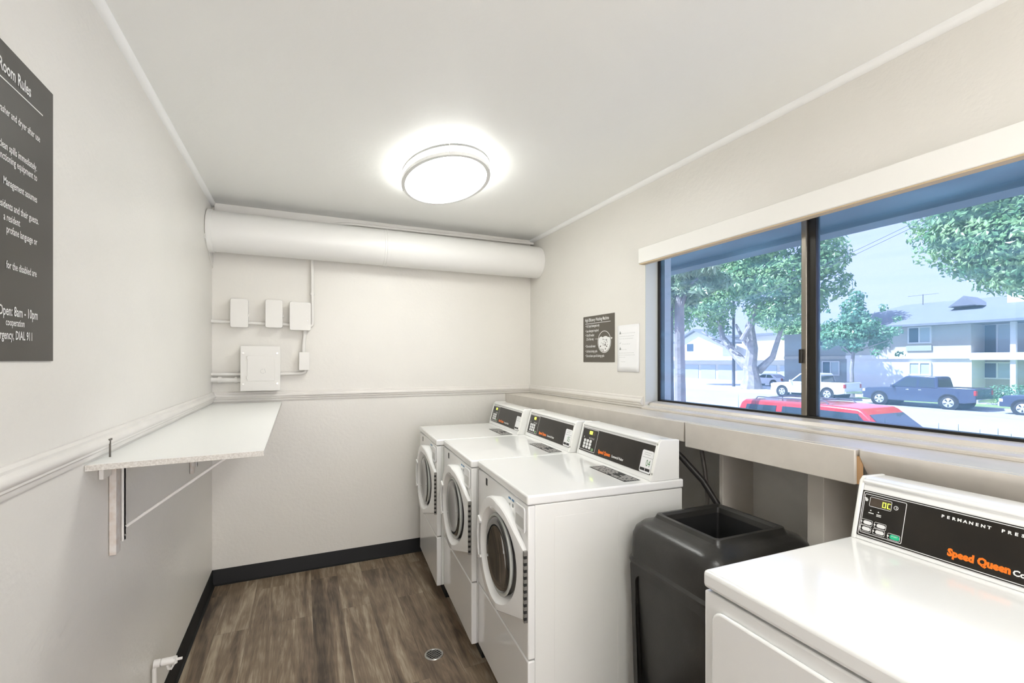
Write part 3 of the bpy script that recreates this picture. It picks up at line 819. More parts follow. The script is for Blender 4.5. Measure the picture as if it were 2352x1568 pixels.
outline(bx, .037, .087, .090, .1145, .003, .0010, o, r, u, lift=.0013)
outline(bx, .0915, .1015, .0965, .1065, .0049, .0012, o, r, u, lift=.0012, n=8)
plate(bx, [(.0962, .0995), (.0972, .0995), (.0972, .1045), (.0962, .1045)], o, r, u, .0004, lift=.0012)
plate(bx, [(.0962, .0995), (.0998, .0995), (.0998, .1005), (.0962, .1005)], o, r, u, .0004, lift=.0012)
plate(bx, rrect(.0265, .0325, .101, .108, .002), o, r, u, .0004, lift=.0012)
plate(bx, [(.0235, .107), (.0300, .107), (.0300, .110), (.0235, .110)], o, r, u, .0004, lift=.0012)
for cx_ in (.0425, .060): plate(bx, rrect(cx_ - .0015, cx_ + .0015, .0785, .0815, .0015), o, r, u, .0004, lift=.0012)
plate(bx, [(.038, .0725), (.050, .0725), (.050, .0745), (.038, .0745)], o, r, u, .0004, lift=.0012)
for v in (.069, .0725): plate(bx, [(.0565, v), (.067, v), (.067, v + .0018), (.0565, v + .0018)], o, r, u, .0004, lift=.0012)
for cx_, cz_ in ((.0385, .0475), (.0375, .0315), (.0695, .0475), (.0685, .0315), (.1015, .0305)):
    outline(bx, cx_ - .0145, cx_ + .0125, cz_ - .0075, cz_ + .0075, .003, .0009, o, r, u, lift=.0012)
    plate(bx, rrect(cx_ - .0155, cx_ - .0115, cz_ - .002, cz_ + .002, .0019), o, r, u, .0005, lift=.0012)
bx.build('panel_symbols', M['ink_white'], pan, smooth=False, fix=False); bx = MB()
x_ = .189
for wd in ('PERMANENT', 'PRESS'):
    for ch in wd: add_text(bx, ch, o + r * x_ + u * .1075, r, u, .0088, sx=1.15, lift=.0016, bold=.0004, align='CENTER'); x_ += .0100
    x_ += .0120
bx.build('cycle_lettering', M['ink_white'], pan, smooth=False, fix=False); bx = MB()
add_text(bx, 'Commercial', o + r * .3125 + u * .0285, r, u, .0155, sx=1.0, lift=.0016, bold=.0006)
bx.build('model_lettering', M['ink_white'], pan, smooth=False, fix=False)
for cx_, cz_ in ((.0395, .0475), (.0385, .0315), (.0705, .0475), (.0695, .0315)):
    b = MB(); plate(b, rrect(cx_ - .0095, cx_ + .0095, cz_ - .0045, cz_ + .0045, .0044), o, r, u, .0012, lift=.0012); b.build('button', M['whiteplastic'], pan, smooth=False)
b = MB(); plate(b, rrect(.0925, .1125, .0250, .0360, .0045), o, r, u, .0012, lift=.0012); b.build('start_button', M['btn_green'], pan, smooth=False)
b = MB(); add_text(b, 'START', o + r * .1025 + u * .0305, r, u, .0045, align='CENTER', lift=.0026); b.build('button_lettering', M['ink_white'], pan, smooth=False, fix=False)
lg = MB(); add_text(lg, 'Speed Queen', o + r * .206 + u * .0285, r, u, .0215, sx=.88, lift=.0016, bold=.0013); lg.build('logo', M['ink_orange'], pan, smooth=False, fix=False)
ds = MB(); plate(ds, rrect(.0385, .0855, .0915, .113, .002), o, r, u, .0003, lift=.0012); ds.build('display', M['lcd'], pan, smooth=False)
dg = MB()
def seg7(x0, w_, z0, h_, t_, cut=False):
    B_ = [(x0, x0 + t_, z0, z0 + h_), (x0, x0 + w_, z0, z0 + t_), (x0, x0 + w_, z0 + h_ - t_, z0 + h_)]
    if not cut: B_.append((x0 + w_ - t_, x0 + w_, z0, z0 + h_))
    for a, b_, c_, d_ in B_: plate(dg, [(a, c_), (b_, c_), (b_, d_), (a, d_)], o, r, u, .0003, lift=.0017)
seg7(.0665, .0080, .0945, .0135, .0016); seg7(.0775, .0070, .0945, .0135, .0016, True)
dg.build('lit_digits', M['lcd_on'], pan, smooth=False)

# ------------------------------------------------------------------ black bin
bn = thing('trash_bin', 'square black plastic trash bin with open domed top between washer and dryer', 'bin', (1.305, 1.165, 0), radians(-1.5))
def sq(hx, hy, z, r_, n=6): return [(x, y_, z) for x, y_ in rrect(-hx, hx, -hy, hy, r_, n)]
hx, hy = .228, .200
body = MB()
body.rings([sq(hx - .045, hy - .040, .002, .03), sq(hx - .040, hy - .036, .012, .035), sq(hx - .012, hy - .012, .70, .035), sq(hx - .030, hy - .028, .70, .03), sq(hx - .060, hy - .055, .03, .02)], cap0=True, cap1=True)
bo = body.build('body', M['bin'], bn, ang=40)
for (ax_, sgn) in ((0, -1), (0, 1), (1, -1), (1, 1)):
    fr_ = MB(); hh = (hy if ax_ == 0 else hx)
    def fpt(p, q_, d_, ax_=ax_, sgn=sgn):
        base = (hx if ax_ == 0 else hy) - .014 - (.70 - q_) * .034 / .69
        v_ = sgn * (base + d_)
        return (v_, p, q_) if ax_ == 0 else (p, v_, q_)
    A = rrect(-hh + .010, hh - .010, .03, .690, .02); B = rrect(-hh + .035, hh - .035, .07, .650, .035)
    k_ = len(A)
    vs = [fpt(p[0], p[1], -.012) for p in A] + [fpt(p[0], p[1], .010) for p in A] + [fpt(p[0], p[1], .010) for p in B] + [fpt(p[0], p[1], -.012) for p in B]
    fs = []
    for j in range(3): fs += [(j * k_ + i, j * k_ + (i + 1) % k_, (j + 1) * k_ + (i + 1) % k_, (j + 1) * k_ + i) for i in range(k_)]
    fr_.add(vs, fs); fr_.build('raised_border', M['bin'], bn, ang=40)
lid = MB()
ox, oy = .135, .128
lid.rings([sq(hx - .004, hy - .004, .688, .04), sq(hx + .007, hy + .007, .690, .045), sq(hx + .008, hy + .008, .698, .045), sq(hx + .001, hy + .001, .708, .045), sq(hx, hy, .79, .05), sq(hx - .006, hy - .006, .815, .055), sq(hx - .022, hy - .022, .833, .055),
           sq(hx - .05, hy - .045, .842, .05), sq(ox + .022, oy + .018, .850, .02), sq(ox + .016, oy + .012, .862, .016), sq(ox + .004, oy + .001, .863, .012), sq(ox - .008, oy - .010, .856, .008), sq(ox - .012, oy - .014, .838, .008)])
lo = lid.build('lid', M['bin'], bn, ang=30)
fl = MB(); fl.add([(-ox + .006, -oy + .012, .846), (-ox + .006, oy - .06, .846), (-ox + .045, oy - .10, .815), (-ox + .05, -oy + .05, .815)], [(0, 1, 2, 3)])
f_ = fl.build('flap_stub', M['bin'], lo, smooth=False); sd = f_.modifiers.new('s', 'SOLIDIFY'); sd.thickness = .004
MB().rings([sq(ox - .0115, oy - .0135, .840, .008), sq(ox - .02, oy - .02, .74, .01), sq(ox - .02, oy - .02, .42, .01), sq(.05, .05, .42, .01)], cap1=True).build('opening_shade', M['dark'], bn)  # near-black lining paints the shade inside the bin opening

# hoses behind the bin
h1 = MB().tube([(1.50, 1.62, 1.04), (1.52, 1.55, .985), (1.55, 1.46, .90), (1.565, 1.40, .82), (1.57, 1.37, .70), (1.58, 1.42, .40), (1.60, 1.5, .05)], .013, 12)
tag(h1.build('drain_hose', M['hose']), 'thick black hose slanting down behind the bin from the washer', 'hose')
h2 = MB().tube([(1.66, 1.58, 1.11), (1.65, 1.565, 1.02), (1.64, 1.535, .92), (1.64, 1.52, .82), (1.64, 1.53, .60), (1.65, 1.55, .05)], .0095, 12)
tag(h2.build('supply_hose', M['hose2']), 'thin glossy grey-brown hose hanging under the ledge behind the bin', 'hose')

# ------------------------------------------------------------------ outside
GZ = -1.45
def at(px, py, X):
    """point on the plane x = X seen at photo pixel px, py"""
    a = (px - 1176) / 1067; b = (828 - py) / 1067
    dx, dyy = SN + a * CS, CS - a * SN
    t = X / dx
    return (X, dyy * t, H + b * t)
# our own building: outer wall below, eave above
S('trim_eave', MB().box(1.905, 2.70, -2.4, 9, 2.13, 2.34).box(2.60, 2.73, -2.4, 9, 2.10, 2.40), M['eave'])
S('wall_outer', MB().box(1.90, 1.96, -2.02, 9, GZ, 1.12), M['stucco_t'])
S('added_patio', MB().box(-9, 6, -9, YN - .12, -.12, -.004), M['concrete_warm'])  # unseen slab added to bounce sunlight in through the doorway
S('wall_sky_screen', MB().box(-9, 6, -9.3, -9, -.1, 5.5), M['stucco_w'])  # unseen wall added to hide blue sky from the doorway
S('planting_bed', MB().box(6.0, 9.0, -40, 90, GZ - .2, GZ).box(1.96, 6.0, -1.9, 90, GZ - .2, GZ), M['dirt'])
S('street', MB().box(9.0, 36.4, -60, 120, GZ - .2, GZ + .005), M['asphalt'])
S('sidewalk', MB().box(36.4, 36.6, -60, 120, GZ - .1, GZ + .13).box(39.2, 40.6, -60, 120, GZ - .1, GZ + .125), M['concrete'])
S('lawn', MB().box(36.6, 39.2, -60, 21.0, GZ - .1, GZ + .11).box(40.6, 46, -60, 21.0, GZ - .1, GZ + .12), M['grass'])
S('driveway', MB().box(36.6, 80, 21.0, 120, GZ - .1, GZ + .10), M['concrete'])
S('distant_ground', MB().box(40, 160, -120, 200, GZ - .3, GZ - .05), M['grass'])

# vehicles: local x forward, y left, z up
def vehicle(name, label, cat, loc, rz, paint, L, W, prof, gh, sides, wheels, wr, belt, roofz, wbot, wtop, tail_z, head_z, extras=None):
    root = thing(name, label, cat, loc, rz)
    m = MB(); 
    # body with slight tumblehome towards the bottom
    def fn(sgn):
        return lambda p, q, h: (p, h * (1 - .06 * max(0, (.55 - q))), q)
    m.prism(prof, fn(1), -W / 2, W / 2)
    body = m.build('body', paint, root, bevel=.05, seg=3)
    hw = lambda z: wbot / 2 + (wtop - wbot) / 2 * (z - belt) / (roofz - belt)
    m = MB(); n = len(gh)
    vs = [(x, -hw(z), z) for x, z in gh] + [(x, hw(z), z) for x, z in gh]
    m.add(vs, [list(range(n)), list(range(2 * n - 1, n - 1, -1))] + [(i, (i + 1) % n, n + (i + 1) % n, n + i) for i in range(n)])
    m.build('cabin', paint, root, bevel=.05, seg=3)
    for sgn in (-1, 1):
        for poly in sides:
            q = MB(); q.add([(x, sgn * (hw(z) + .012), z) for x, z in poly] + [(x, sgn * (hw(z) - .03), z) for x, z in poly],
                            [list(range(len(poly))), list(range(2 * len(poly) - 1, len(poly) - 1, -1))] + [(i, (i + 1) % len(poly), len(poly) + (i + 1) % len(poly), len(poly) + i) for i in range(len(poly))])
            q.build('side_window', M['carglass'], root, smooth=False)
    # windscreen and rear glass on the first and last slopes of the cabin outline
    def glass(a, b, nm):
        (x0, z0), (x1, z1) = a, b
        d = Vector((x1 - x0, 0, z1 - z0)); nn = Vector((d.z, 0, -d.x)).normalized()
        cxm = sum(p[0] for p in gh) / n
        if nn.x * ((x0 + x1) / 2 - cxm) < 0: nn = -nn
        A = Vector((x0, 0, z0)) + d * .10; B = Vector((x0, 0, z0)) + d * .88
        ya, yb = hw(A.z) - .09, hw(B.z) - .09
        q = MB(); vs = []
        for o_ in (.014, -.03):
            for (P_, yy) in ((A, -ya), (A, ya), (B, yb), (B, -yb)): vs.append((P_.x + nn.x * o_, yy, P_.z + nn.z * o_))
        q.add(vs, [(0, 1, 2, 3), (7, 6, 5, 4), (0, 4, 5, 1), (1, 5, 6, 2), (2, 6, 7, 3), (3, 7, 4, 0)]); q.build(nm, M['carglass'], root, smooth=False)
    glass(gh[-1], gh[-2], 'windshield'); glass(gh[0], gh[1], 'rear_window')
    for x in wheels:
        for sgn in (-1, 1):
            y0 = sgn * (W / 2 - .24); y1 = sgn * (W / 2 + .01)
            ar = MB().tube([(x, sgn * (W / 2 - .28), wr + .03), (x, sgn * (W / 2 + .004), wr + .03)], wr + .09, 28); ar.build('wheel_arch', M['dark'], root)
            t_ = MB().tube([(x, y0, wr), (x, sgn * (W / 2 - .02), wr), (x, y1, wr)], [wr, wr, wr - .03], 32).build('wheel', M['tire'], root, ang=50)
            rm = MB().tube([(x, y1, wr), (x, y1 + sgn * .012, wr)], [wr * .66, wr * .60], 28)
            ro_ = rm.build('rim', M['rim'], t_)
            sp = MB()
            for k in range(5):
                a = 2 * pi * k / 5 + .3; c_, s_ = cos(a), sin(a); b_ = a + pi / 5
                sp.tube([(x + cos(b_) * wr * .20, y1 + sgn * .006, wr + sin(b_) * wr * .20), (x + cos(b_) * wr * .55, y1 + sgn * .006, wr + sin(b_) * wr * .55)], [wr * .05, wr * .12], 8)
            sp.build('rim_gaps', M['dark'], t_)
    for sgn in (-1, 1):
        MB().box(-L / 2 - .012, -L / 2 + .10, sgn * (W / 2 - .20), sgn * (W / 2 + .008), tail_z - .14, tail_z + .14).build('tail_light', M['lens_red'], root, bevel=.02)
        MB().box(L / 2 - .16, L / 2 + .012, sgn * (W / 2 - .40), sgn * (W / 2 + .004), head_z - .09, head_z + .09).build('headlight', M['lens_clear'], root, bevel=.02)
    MB().box(-L / 2 - .09, -L / 2 + .03, -W / 2 + .05, W / 2 - .05, .48, .68).build('rear_bumper', M['chrome'], root, bevel=.03)
    MB().box(L / 2 - .03, L / 2 + .09, -W / 2 + .05, W / 2 - .05, .42, .64).build('front_bumper', M['chrome'], root, bevel=.03)
    for sgn in (-1, 1):
        xm = gh[-1][0] - .25
        MB().box(xm - .08, xm + .06, sgn * (W / 2 + .02), sgn * (W / 2 + .20), belt + .0, belt + .17).build('mirror', paint, root, bevel=.03)
    if extras: extras(root, hw, roofz)
    return root

def pickup(name, label, x, yfront, L, paint, bedcover=None):
    h = 1.16; bl_ = 1.20; rz_ = 1.93
    prof = [(-L / 2, .50), (-L / 2, 1.28), (-L / 2 + 1.72, 1.28), (-L / 2 + 1.74, 1.20), (L / 2 - 1.75, 1.20), (L / 2 - 1.2, 1.17), (L / 2 - .25, 1.08), (L / 2 - .03, .98), (L / 2, .80), (L / 2, .42), (L / 2 - .6, .34), (-L / 2 + .5, .40)]
    g0, g1 = -L / 2 + 1.72, L / 2 - 1.50
    gh = [(g0, 1.19), (g0 + .10, 1.80), (g0 + .20, 1.91), (g0 + 1.0, 1.94), (g1 - .95, 1.92), (g1 - .78, 1.86), (g1, 1.19)]
    mid = (g0 + g1 - .45) / 2
    sides = [[(g0 + .17, 1.26), (g0 + .26, 1.78), (mid - .06, 1.82), (mid - .06, 1.26)], [(mid + .05, 1.26), (mid + .05, 1.82), (g1 - .90, 1.81), (g1 - .24, 1.26)]]
    def ex(root, hw, rz__):
        MB().box(-L / 2 + .12, -L / 2 + 1.62, -.78, .78, 1.10, 1.284).build('bed_floor', M['dark'], root)
        MB().box(L / 2 - .02, L / 2 + .035, -.55, .55, .70, 1.0).build('grille', M['chrome'], root, bevel=.02)
        for sgn in (-1, 1):
            for xx in (mid - .15, g1 - 1.0): MB().box(xx - .10, xx + .06, sgn * .995, sgn * 1.015, 1.06, 1.10).build('door_handle', M['chrome'], root, bevel=.008)
    return vehicle(name, label, 'pickup truck', (x, yfront - L / 2, GZ), radians(90), paint, L, 1.99, prof, gh, sides,
                   (-L / 2 + 1.22, L / 2 - .98), .40, 1.19, 1.94, 1.86, 1.50, 1.02, .92, ex)
pickup('pickup_truck', 'navy blue four-door pickup truck parked across the street before the apartment building', 35.3, 18.7, 5.75, M['car_navy'])
pickup('pickup_truck', 'white pickup truck parked across the street, behind the window mullion', 37.0 - .9, 26.0, 5.7, M['car_white'])
# dark car whose front end shows at the right
def sedan(name, label, x, yfront, paint, L=4.7, suv=False, rz=90, loc=None, gz=GZ):
    prof = [(-L / 2, .45), (-L / 2, .92), (-L / 2 + .1, 1.02), (L / 2 - 1.5, .98), (L / 2 - .2, .80), (L / 2, .66), (L / 2, .38), (-L / 2 + .5, .30)]
    if suv: prof = [(-L / 2, .45), (-L / 2, 1.10), (L / 2 - 1.35, 1.12), (L / 2 - .2, .99), (L / 2, .82), (L / 2, .40), (-L / 2 + .5, .36)]
    b = 1.09 if suv else .95; rf = 1.80 if suv else 1.44
    g1 = L / 2 - 1.30; g0 = -L / 2 + (.06 if suv else .55)
    gh = [(g0, b), (g0 + (.14 if suv else .75), rf - .06), (g0 + (.26 if suv else .95), rf), (g1 - 1.0, rf), (g1 - .84, rf - .05), (g1, b)]
    md = (g0 + g1) / 2
    sides = [[(g0 + (.20 if suv else .45), b + .06), (g0 + (.24 if suv else .88), rf - .12), (md - .10, rf - .10), (md - .10, b + .06)], [(md, b + .06), (md, rf - .10), (g1 - .92, rf - .11), (g1 - .25, b + .06)]]
    return vehicle(name, label, 'car', loc or (x, yfront - L / 2, gz), radians(rz), paint, L, 1.85, prof, gh, sides,
                   (-L / 2 + .95, L / 2 - .9), .36, b, rf, 1.72, 1.35, .85, .74)
sedan('car', 'dark blue car with only its front end in view at the right window edge', 35.2, 12.0, M['car_dark'], 4.8, suv=True)
c2 = at(1765, 860, 47)
sedan('car', 'white car parked far off beside the big tree trunk', 47, c2[1] + 2.4, M['car_white'], 4.6)

# red SUV near the window, nose towards the right of the picture
def red_suv():
    L = 5.0; b = 1.12; rf = 1.83
    prof = [(-L / 2, .50), (-L / 2, 1.13), (L / 2 - 1.25, 1.14), (L / 2 - .12, 1.03), (L / 2, .90), (L / 2, .45), (-L / 2 + .5, .42)]
    g0, g1 = -L / 2 + .02, L / 2 - 1.05
    gh = [(g0, b), (g0 + .18, rf - .08), (g0 + .30, rf), (g0 + 2.0, rf + .03), (g1 - .84, rf), (g1 - .74, rf - .05), (g1, b)]
    sides = [[(g0 + .30, b + .07), (g0 + .38, rf - .12), (g0 + 1.22, rf - .10), (g0 + 1.22, b + .07)],
             [(g0 + 1.38, b + .07), (g0 + 1.38, rf - .10), (g0 + 2.12, rf - .10), (g0 + 2.12, b + .07)],
             [(g0 + 2.28, b + .07), (g0 + 2.28, rf - .10), (g1 - .84, rf - .11), (g1 - .28, b + .07)]]
    def ex(root, hw, rz__):
        for sgn in (-1, 1):
            MB().tube([(g0 + .5, sgn * .52, rf + .01), (g0 + .55, sgn * .52, rf + .075), (g0 + 2.3, sgn * .52, rf + .085), (g0 + 2.38, sgn * .52, rf + .02)], .014, 8).build('roof_rail', M['galv'], root)
        for xx in (g0 + .9, g0 + 2.0): MB().tube([(xx, -.52, rf + .085), (xx, .52, rf + .085)], .013, 8).build('roof_bar', M['galv'], root)
    return vehicle('sport_utility_car', 'red sport utility car with roof rack parked close below the window', 'car', (11.6, 6.65, GZ), radians(-90), M['car_red'], L, 1.82, prof, gh, sides,
                   (-L / 2 + .95, L / 2 - .9), .37, b, rf, 1.70, 1.36, .95, .85, ex)
red_suv()

# ---- trees
def leaves(mb, blobs, n, ls, seed, asp=.55, shell=.55):
    rn = random.Random(seed)
    tot = sum(b[3] * b[4] * b[5] for b in blobs)
    for (cx, cy, cz, rx, ry, rz_) in blobs:
        for _ in range(int(n * rx * ry * rz_ / tot)):
            while True:
                x, y_, z = rn.uniform(-1, 1), rn.uniform(-1, 1), rn.uniform(-1, 1)
                d = sqrt(x * x + y_ * y_ + z * z)
                if d < 1 and d > rn.random() * shell: break
            p = Vector((cx + x * rx, cy + y_ * ry, cz + z * rz_))
            out = Vector((x, y_, z + .35)).normalized()
            a = Vector((rn.gauss(0, 1), rn.gauss(0, 1), rn.gauss(0, .6)))
            nrm = (out * 1.0 + a * .45).normalized()
            t = nrm.cross(Vector((rn.gauss(0, 1), rn.gauss(0, 1), rn.gauss(0, 1)))).normalized(); b_ = nrm.cross(t)
            s_ = ls * rn.uniform(.6, 1.35); w_ = s_ * asp
            dr_ = -nrm * s_ * .12
            vs = [p - t * s_ * .5, p + b_ * w_ * .5 + dr_, p + t * s_ * .5, p - b_ * w_ * .5 + dr_]
            mb.add(vs, [(0, 1, 2), (0, 2, 3)])
def blobs_in(center, R, k, r0, r1, seed, zmin=-1):
    rn = random.Random(seed); out = []
    while len(out) < k:
        x, y_, z = rn.uniform(-1, 1), rn.uniform(-1, 1), rn.uniform(zmin, 1)
        if x * x + y_ * y_ + z * z > 1: continue
        r_ = rn.uniform(r0, r1)
        out.append((center[0] + x * R[0], center[1] + y_ * R[1], center[2] + z * R[2], r_, r_, r_ * .7))
    return out
def tree(name, label, base, limbs, blobs, n, ls, leaf, bark, seed, asp=.55):
    root = thing(name, label, 'tree', base)
    B = Vector(base)
    tk = MB()
    for pts, rr in limbs: tk.tube([Vector(p) - B for p in pts], rr, 10)
    tk.build('trunk', bark, root)
    lf = MB(); leaves(lf, [(b[0] - B.x, b[1] - B.y, b[2] - B.z, *b[3:]) for b in blobs], n, ls, seed, asp)
    lf.build('foliage', leaf, root, smooth=False, fix=False)
    return root
# big ficus across the street
X = 40.0
def A(px, py, dx=0): p = at(px, py, X); return Vector((p[0] + dx, p[1], p[2]))
b0 = A(1725, 892); b0.z = GZ + .1
limbs = [([b0, A(1726, 865), A(1722, 840)], [1.05, .72, .62]), ([A(1724, 850), A(1690, 815), A(1660, 775), A(1650, 735)], [.55, .42, .30, .16]),
         ([A(1722, 850), A(1728, 800), A(1722, 750), A(1740, 700)], [.58, .50, .42, .2]), ([A(1726, 852, 1), A(1758, 820, 1), A(1770, 780, 1), A(1785, 735, 1)], [.40, .28, .22, .12]),
         ([A(1726, 800), A(1705, 775), A(1690, 745)], [.30, .2, .12]), ([A(1722, 780, -1), A(1745, 740, -1), A(1755, 700, -1)], [.3, .22, .1]), ([A(1665, 790), A(1640, 780), A(1610, 760)], [.2, .12, .06])]
cb = []
rn = random.Random(11)
for (px, py, r_) in ((1560, 735, 2.1), (1590, 690, 2.5), (1620, 750, 1.5), (1640, 720, 2.2), (1600, 640, 2.5), (1650, 650, 2.6), (1670, 700, 2.1), (1700, 640, 2.6), (1690, 590, 2.6), (1730, 700, 1.9), (1750, 650, 2.6), (1740, 590, 2.6),
        (1790, 560, 2.6), (1800, 620, 2.5), (1800, 680, 2.1), (1840, 640, 2.4), (1850, 580, 2.4), (1870, 650, 1.9), (1885, 600, 1.7), (1880, 555, 1.8), (1840, 700, 1.9), (1820, 735, 1.5), (1860, 690, 1.6), (1890, 690, 1.0), (1775, 720, 1.6), (1540, 690, 2.2), (1900, 630, 1.0),
        (1640, 590, 2.5), (1590, 580, 2.5), (1700, 540, 2.6), (1800, 500, 2.6), (1560, 640, 2.3), (1650, 530, 2.4)):
    q = A(px, py, rn.uniform(-2.2, 2.2)); cb.append((q.x, q.y, q.z, r_, r_, r_ * .8))
tree('ficus_tree', 'big spreading tree with pale forking trunk across the street, seen through the left pane', tuple(b0), limbs, cb, 26000, .42, M['leaf'], M['bark'], 5)
# young street tree in front of the apartments
X = 38.0
b0 = A(1958, 905); b0.z = GZ + .1
limbs = [([b0, A(1956, 850), A(1960, 810), A(1962, 760), A(1965, 700)], [.16, .13, .11, .08, .04]), ([A(1958, 815), A(1925, 785), A(1890, 765)], [.08, .05, .03]), ([A(1959, 812), A(2000, 795), A(2045, 780)], [.07, .05, .02]), ([A(1961, 790), A(1985, 750), A(2010, 715)], [.07, .05, .02])]
cb = []
for (px, py, r_) in ((1965, 680, .65), (1960, 705, .9), (1975, 725, .9), (1950, 735, .9), (1935, 750, 1.0), (1905, 750, .9), (1890, 770, .7), (1920, 775, 1.0), (1955, 770, 1.1), (1985, 765, 1.0), (2010, 745, .8), (2020, 705, .4), (2030, 765, .8), (2050, 730, .4), (2060, 760, .5), (2005, 785, .8), (1945, 795, .7), (1980, 795, .6), (2020, 810, .4), (2055, 813, .35), (1900, 795, .45), (1925, 725, .5), (1903, 715, .3), (2005, 690, .0)):
    if r_: q = A(px, py, rn.uniform(-.8, .8)); cb.append((q.x, q.y, q.z, r_, r_, r_ * .75))
tree('street_tree', 'slim young tree on the lawn strip in front of the apartment building', tuple(b0), limbs, cb, 5200, .24, M['leaf2'], M['bark'], 7, .7)
# large tree leaning in from the right
X = 26.0
b0 = Vector((26.0, 2.6, GZ + .0))
limbs = [([b0, (25.8, 2.9, 1.5), (25.9, 3.6, 4.0), (26, 4.6, 5.8)], [.6, .45, .40, .22]), ([(25.9, 3.4, 3.6), A(2330, 590), A(2240, 560), A(2150, 520)], [.30, .18, .10, .05]), ([(26, 4.2, 5.4), A(2300, 500), A(2220, 480)], [.22, .14, .06])]
cb = []
for (px, py, r_) in ((2100, 500, .55), (2125, 515, .9), (2150, 490, .8), (2160, 545, 1.0), (2170, 590, .75), (2195, 625, .5), (2200, 520, 1.5), (2210, 570, 1.3), (2230, 470, 1.4), (2250, 600, 1.2), (2260, 530, 1.6), (2280, 460, 1.6), (2290, 590, 1.4), (2310, 640, .9), (2330, 520, 1.8), (2340, 600, 1.4), (2345, 645, .9), (2340, 450, 1.8), (2380, 560, 2.0), (2400, 480, 2.2), (2420, 620, 1.6), (2270, 620, .8), (2450, 540, 2.2), (2180, 460, .5), (2300, 420, 1.5), (2390, 410, 2.0)):
    q = A(px, py, rn.uniform(-1.2, 1.2)); cb.append((q.x, q.y, q.z, r_, r_, r_ * .75))
tree('shade_tree', 'big leafy tree whose crown hangs into the upper right of the window', tuple(b0), limbs, cb, 20000, .26, M['leaf'], M['bark2'], 9, .5)
# magnolia close to the building, left edge of the window
X = 8.0
b0 = A(1563, 930); b0.z = GZ
limbs = [([b0, A(1562, 900), A(1561, 800), A(1560, 700), A(1570, 640)], [.16, .125, .115, .11, .07]), ([A(1560, 720), A(1580, 660), A(1620, 625)], [.06, .045, .02]), ([A(1558, 700), A(1540, 650), A(1530, 600)], [.06, .04, .02])]
cb = []
for (px, py, r_) in ((1535, 640, .30), (1560, 625, .32), (1590, 615, .30), (1620, 610, .28), (1600, 650, .30), (1570, 660, .30), (1540, 690, .28), (1630, 640, .22), (1650, 610, .18), (1535, 720, .18), (1575, 690, .16), (1620, 670, .2), (1540, 590, .3), (1600, 590, .3), (1500, 640, .4), (1500, 700, .3)):
    q = A(px, py, rn.uniform(-.35, .35)); cb.append((q.x, q.y, q.z, r_, r_, r_ * .8))
tree('magnolia_tree', 'nearby tree with long glossy leaves and pale trunk at the left edge of the window', tuple(b0), limbs, cb, 6500, .27, M['leaf3'], M['bark'], 3, .27)
X = 9.0
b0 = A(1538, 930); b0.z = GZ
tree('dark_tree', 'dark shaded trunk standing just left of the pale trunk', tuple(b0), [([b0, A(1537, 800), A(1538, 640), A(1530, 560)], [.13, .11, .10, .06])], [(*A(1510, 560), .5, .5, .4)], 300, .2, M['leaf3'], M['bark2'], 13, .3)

# ---- two-storey apartment building
X = 44.0
ap = thing('apartment_building', 'two-storey apartment building with beige upper floor, white ground floor and grey roof', 'building', (44, at(2100, 828, 44)[1], GZ))
apl = ap.location.copy()
def part(name, mb, m, parent=ap, **k):
    mb.v = [(v[0] - apl.x, v[1] - apl.y, v[2] - apl.z) for v in mb.v]; return mb.build(name, m, parent, smooth=False, **k)
yL, yR = at(1945, 828, 44)[1], at(2232, 828, 44)[1]
EZ = at(2100, 748, 43.2)[2]; BZ = at(2100, 822, 44)[2]; BT = at(2100, 815, 44)[2]
part('ground_floor_wall', MB().box(44, 56, yR, yL, GZ + .02, BZ), M['stucco_w'])
part('upper_wall', MB().box(43.9, 56, yR, yL, BT, EZ), M['stucco_b'])
part('floor_band', MB().box(43.82, 44.2, yR, yL, BZ - .05, BT + .02), M['stucco_w'])
yW = at(1845, 828, 46)[1]
part('recessed_wing', MB().box(46, 56, yL, yW + 2, GZ + .02, EZ), M['stucco_t'])  # wing's shade is painted in by the dimmed siding colour
part('wing_band', MB().box(45.9, 46.1, yL, yW + 2, BZ - .05, BT), M['stucco_b'])
part('balcony_wall', MB().box(46, 56, -8, yR, GZ + .02, EZ), M['stucco_b'])
part('balcony_floor', MB().box(43.7, 46, -8, yR, BZ - .15, BT + .12), M['stucco_w'])
for py_ in (2328, 2480, 2640): 
    yy = at(py_, 828, 44)[1]; part('balcony_post', MB().box(43.9, 44.15, yy - .14, yy + .14, GZ + .02, EZ), M['stucco_w'])
RZ = EZ + 2.35
rf = MB(); ye0, ye1 = -9, at(1850, 828, 43)[1]; yr1 = at(2071, 828, 49)[1] + .2
vs = [(42.9, ye0, EZ - .05), (42.9, ye1, EZ - .05), (57, ye1, EZ - .05), (57, ye0, EZ - .05), (50, ye0, RZ), (50, yr1, RZ),
      (42.9, ye0, EZ + .12), (42.9, ye1, EZ + .12), (57, ye1, EZ + .12), (57, ye0, EZ + .12)]
rf.add(vs, [(0, 1, 2, 3), (0, 1, 7, 6), (1, 2, 8, 7), (2, 3, 9, 8), (6, 7, 5, 4), (7, 8, 5), (8, 9, 4, 5), (0, 6, 4, 9, 3)])
roof = part('roof', rf, M['roofg'])
dp = at(2228, 697, 47.2)
dm = MB(); dm.py([(0, 0)], 0, 0) if False else None
dm = MB(); dm.add([(46.2, dp[1] + .95, dp[2] - .25), (46.2, dp[1] - .95, dp[2] - .25), (46.2, dp[1], dp[2] + .55), (48.4, dp[1] + .95, dp[2] - .25), (48.4, dp[1] - .95, dp[2] - .25), (48.4, dp[1], dp[2] + .55)], [(0, 1, 2), (3, 5, 4), (0, 2, 5, 3), (1, 4, 5, 2), (0, 3, 4, 1)])
do_ = part('dormer', dm, M['roofg'])
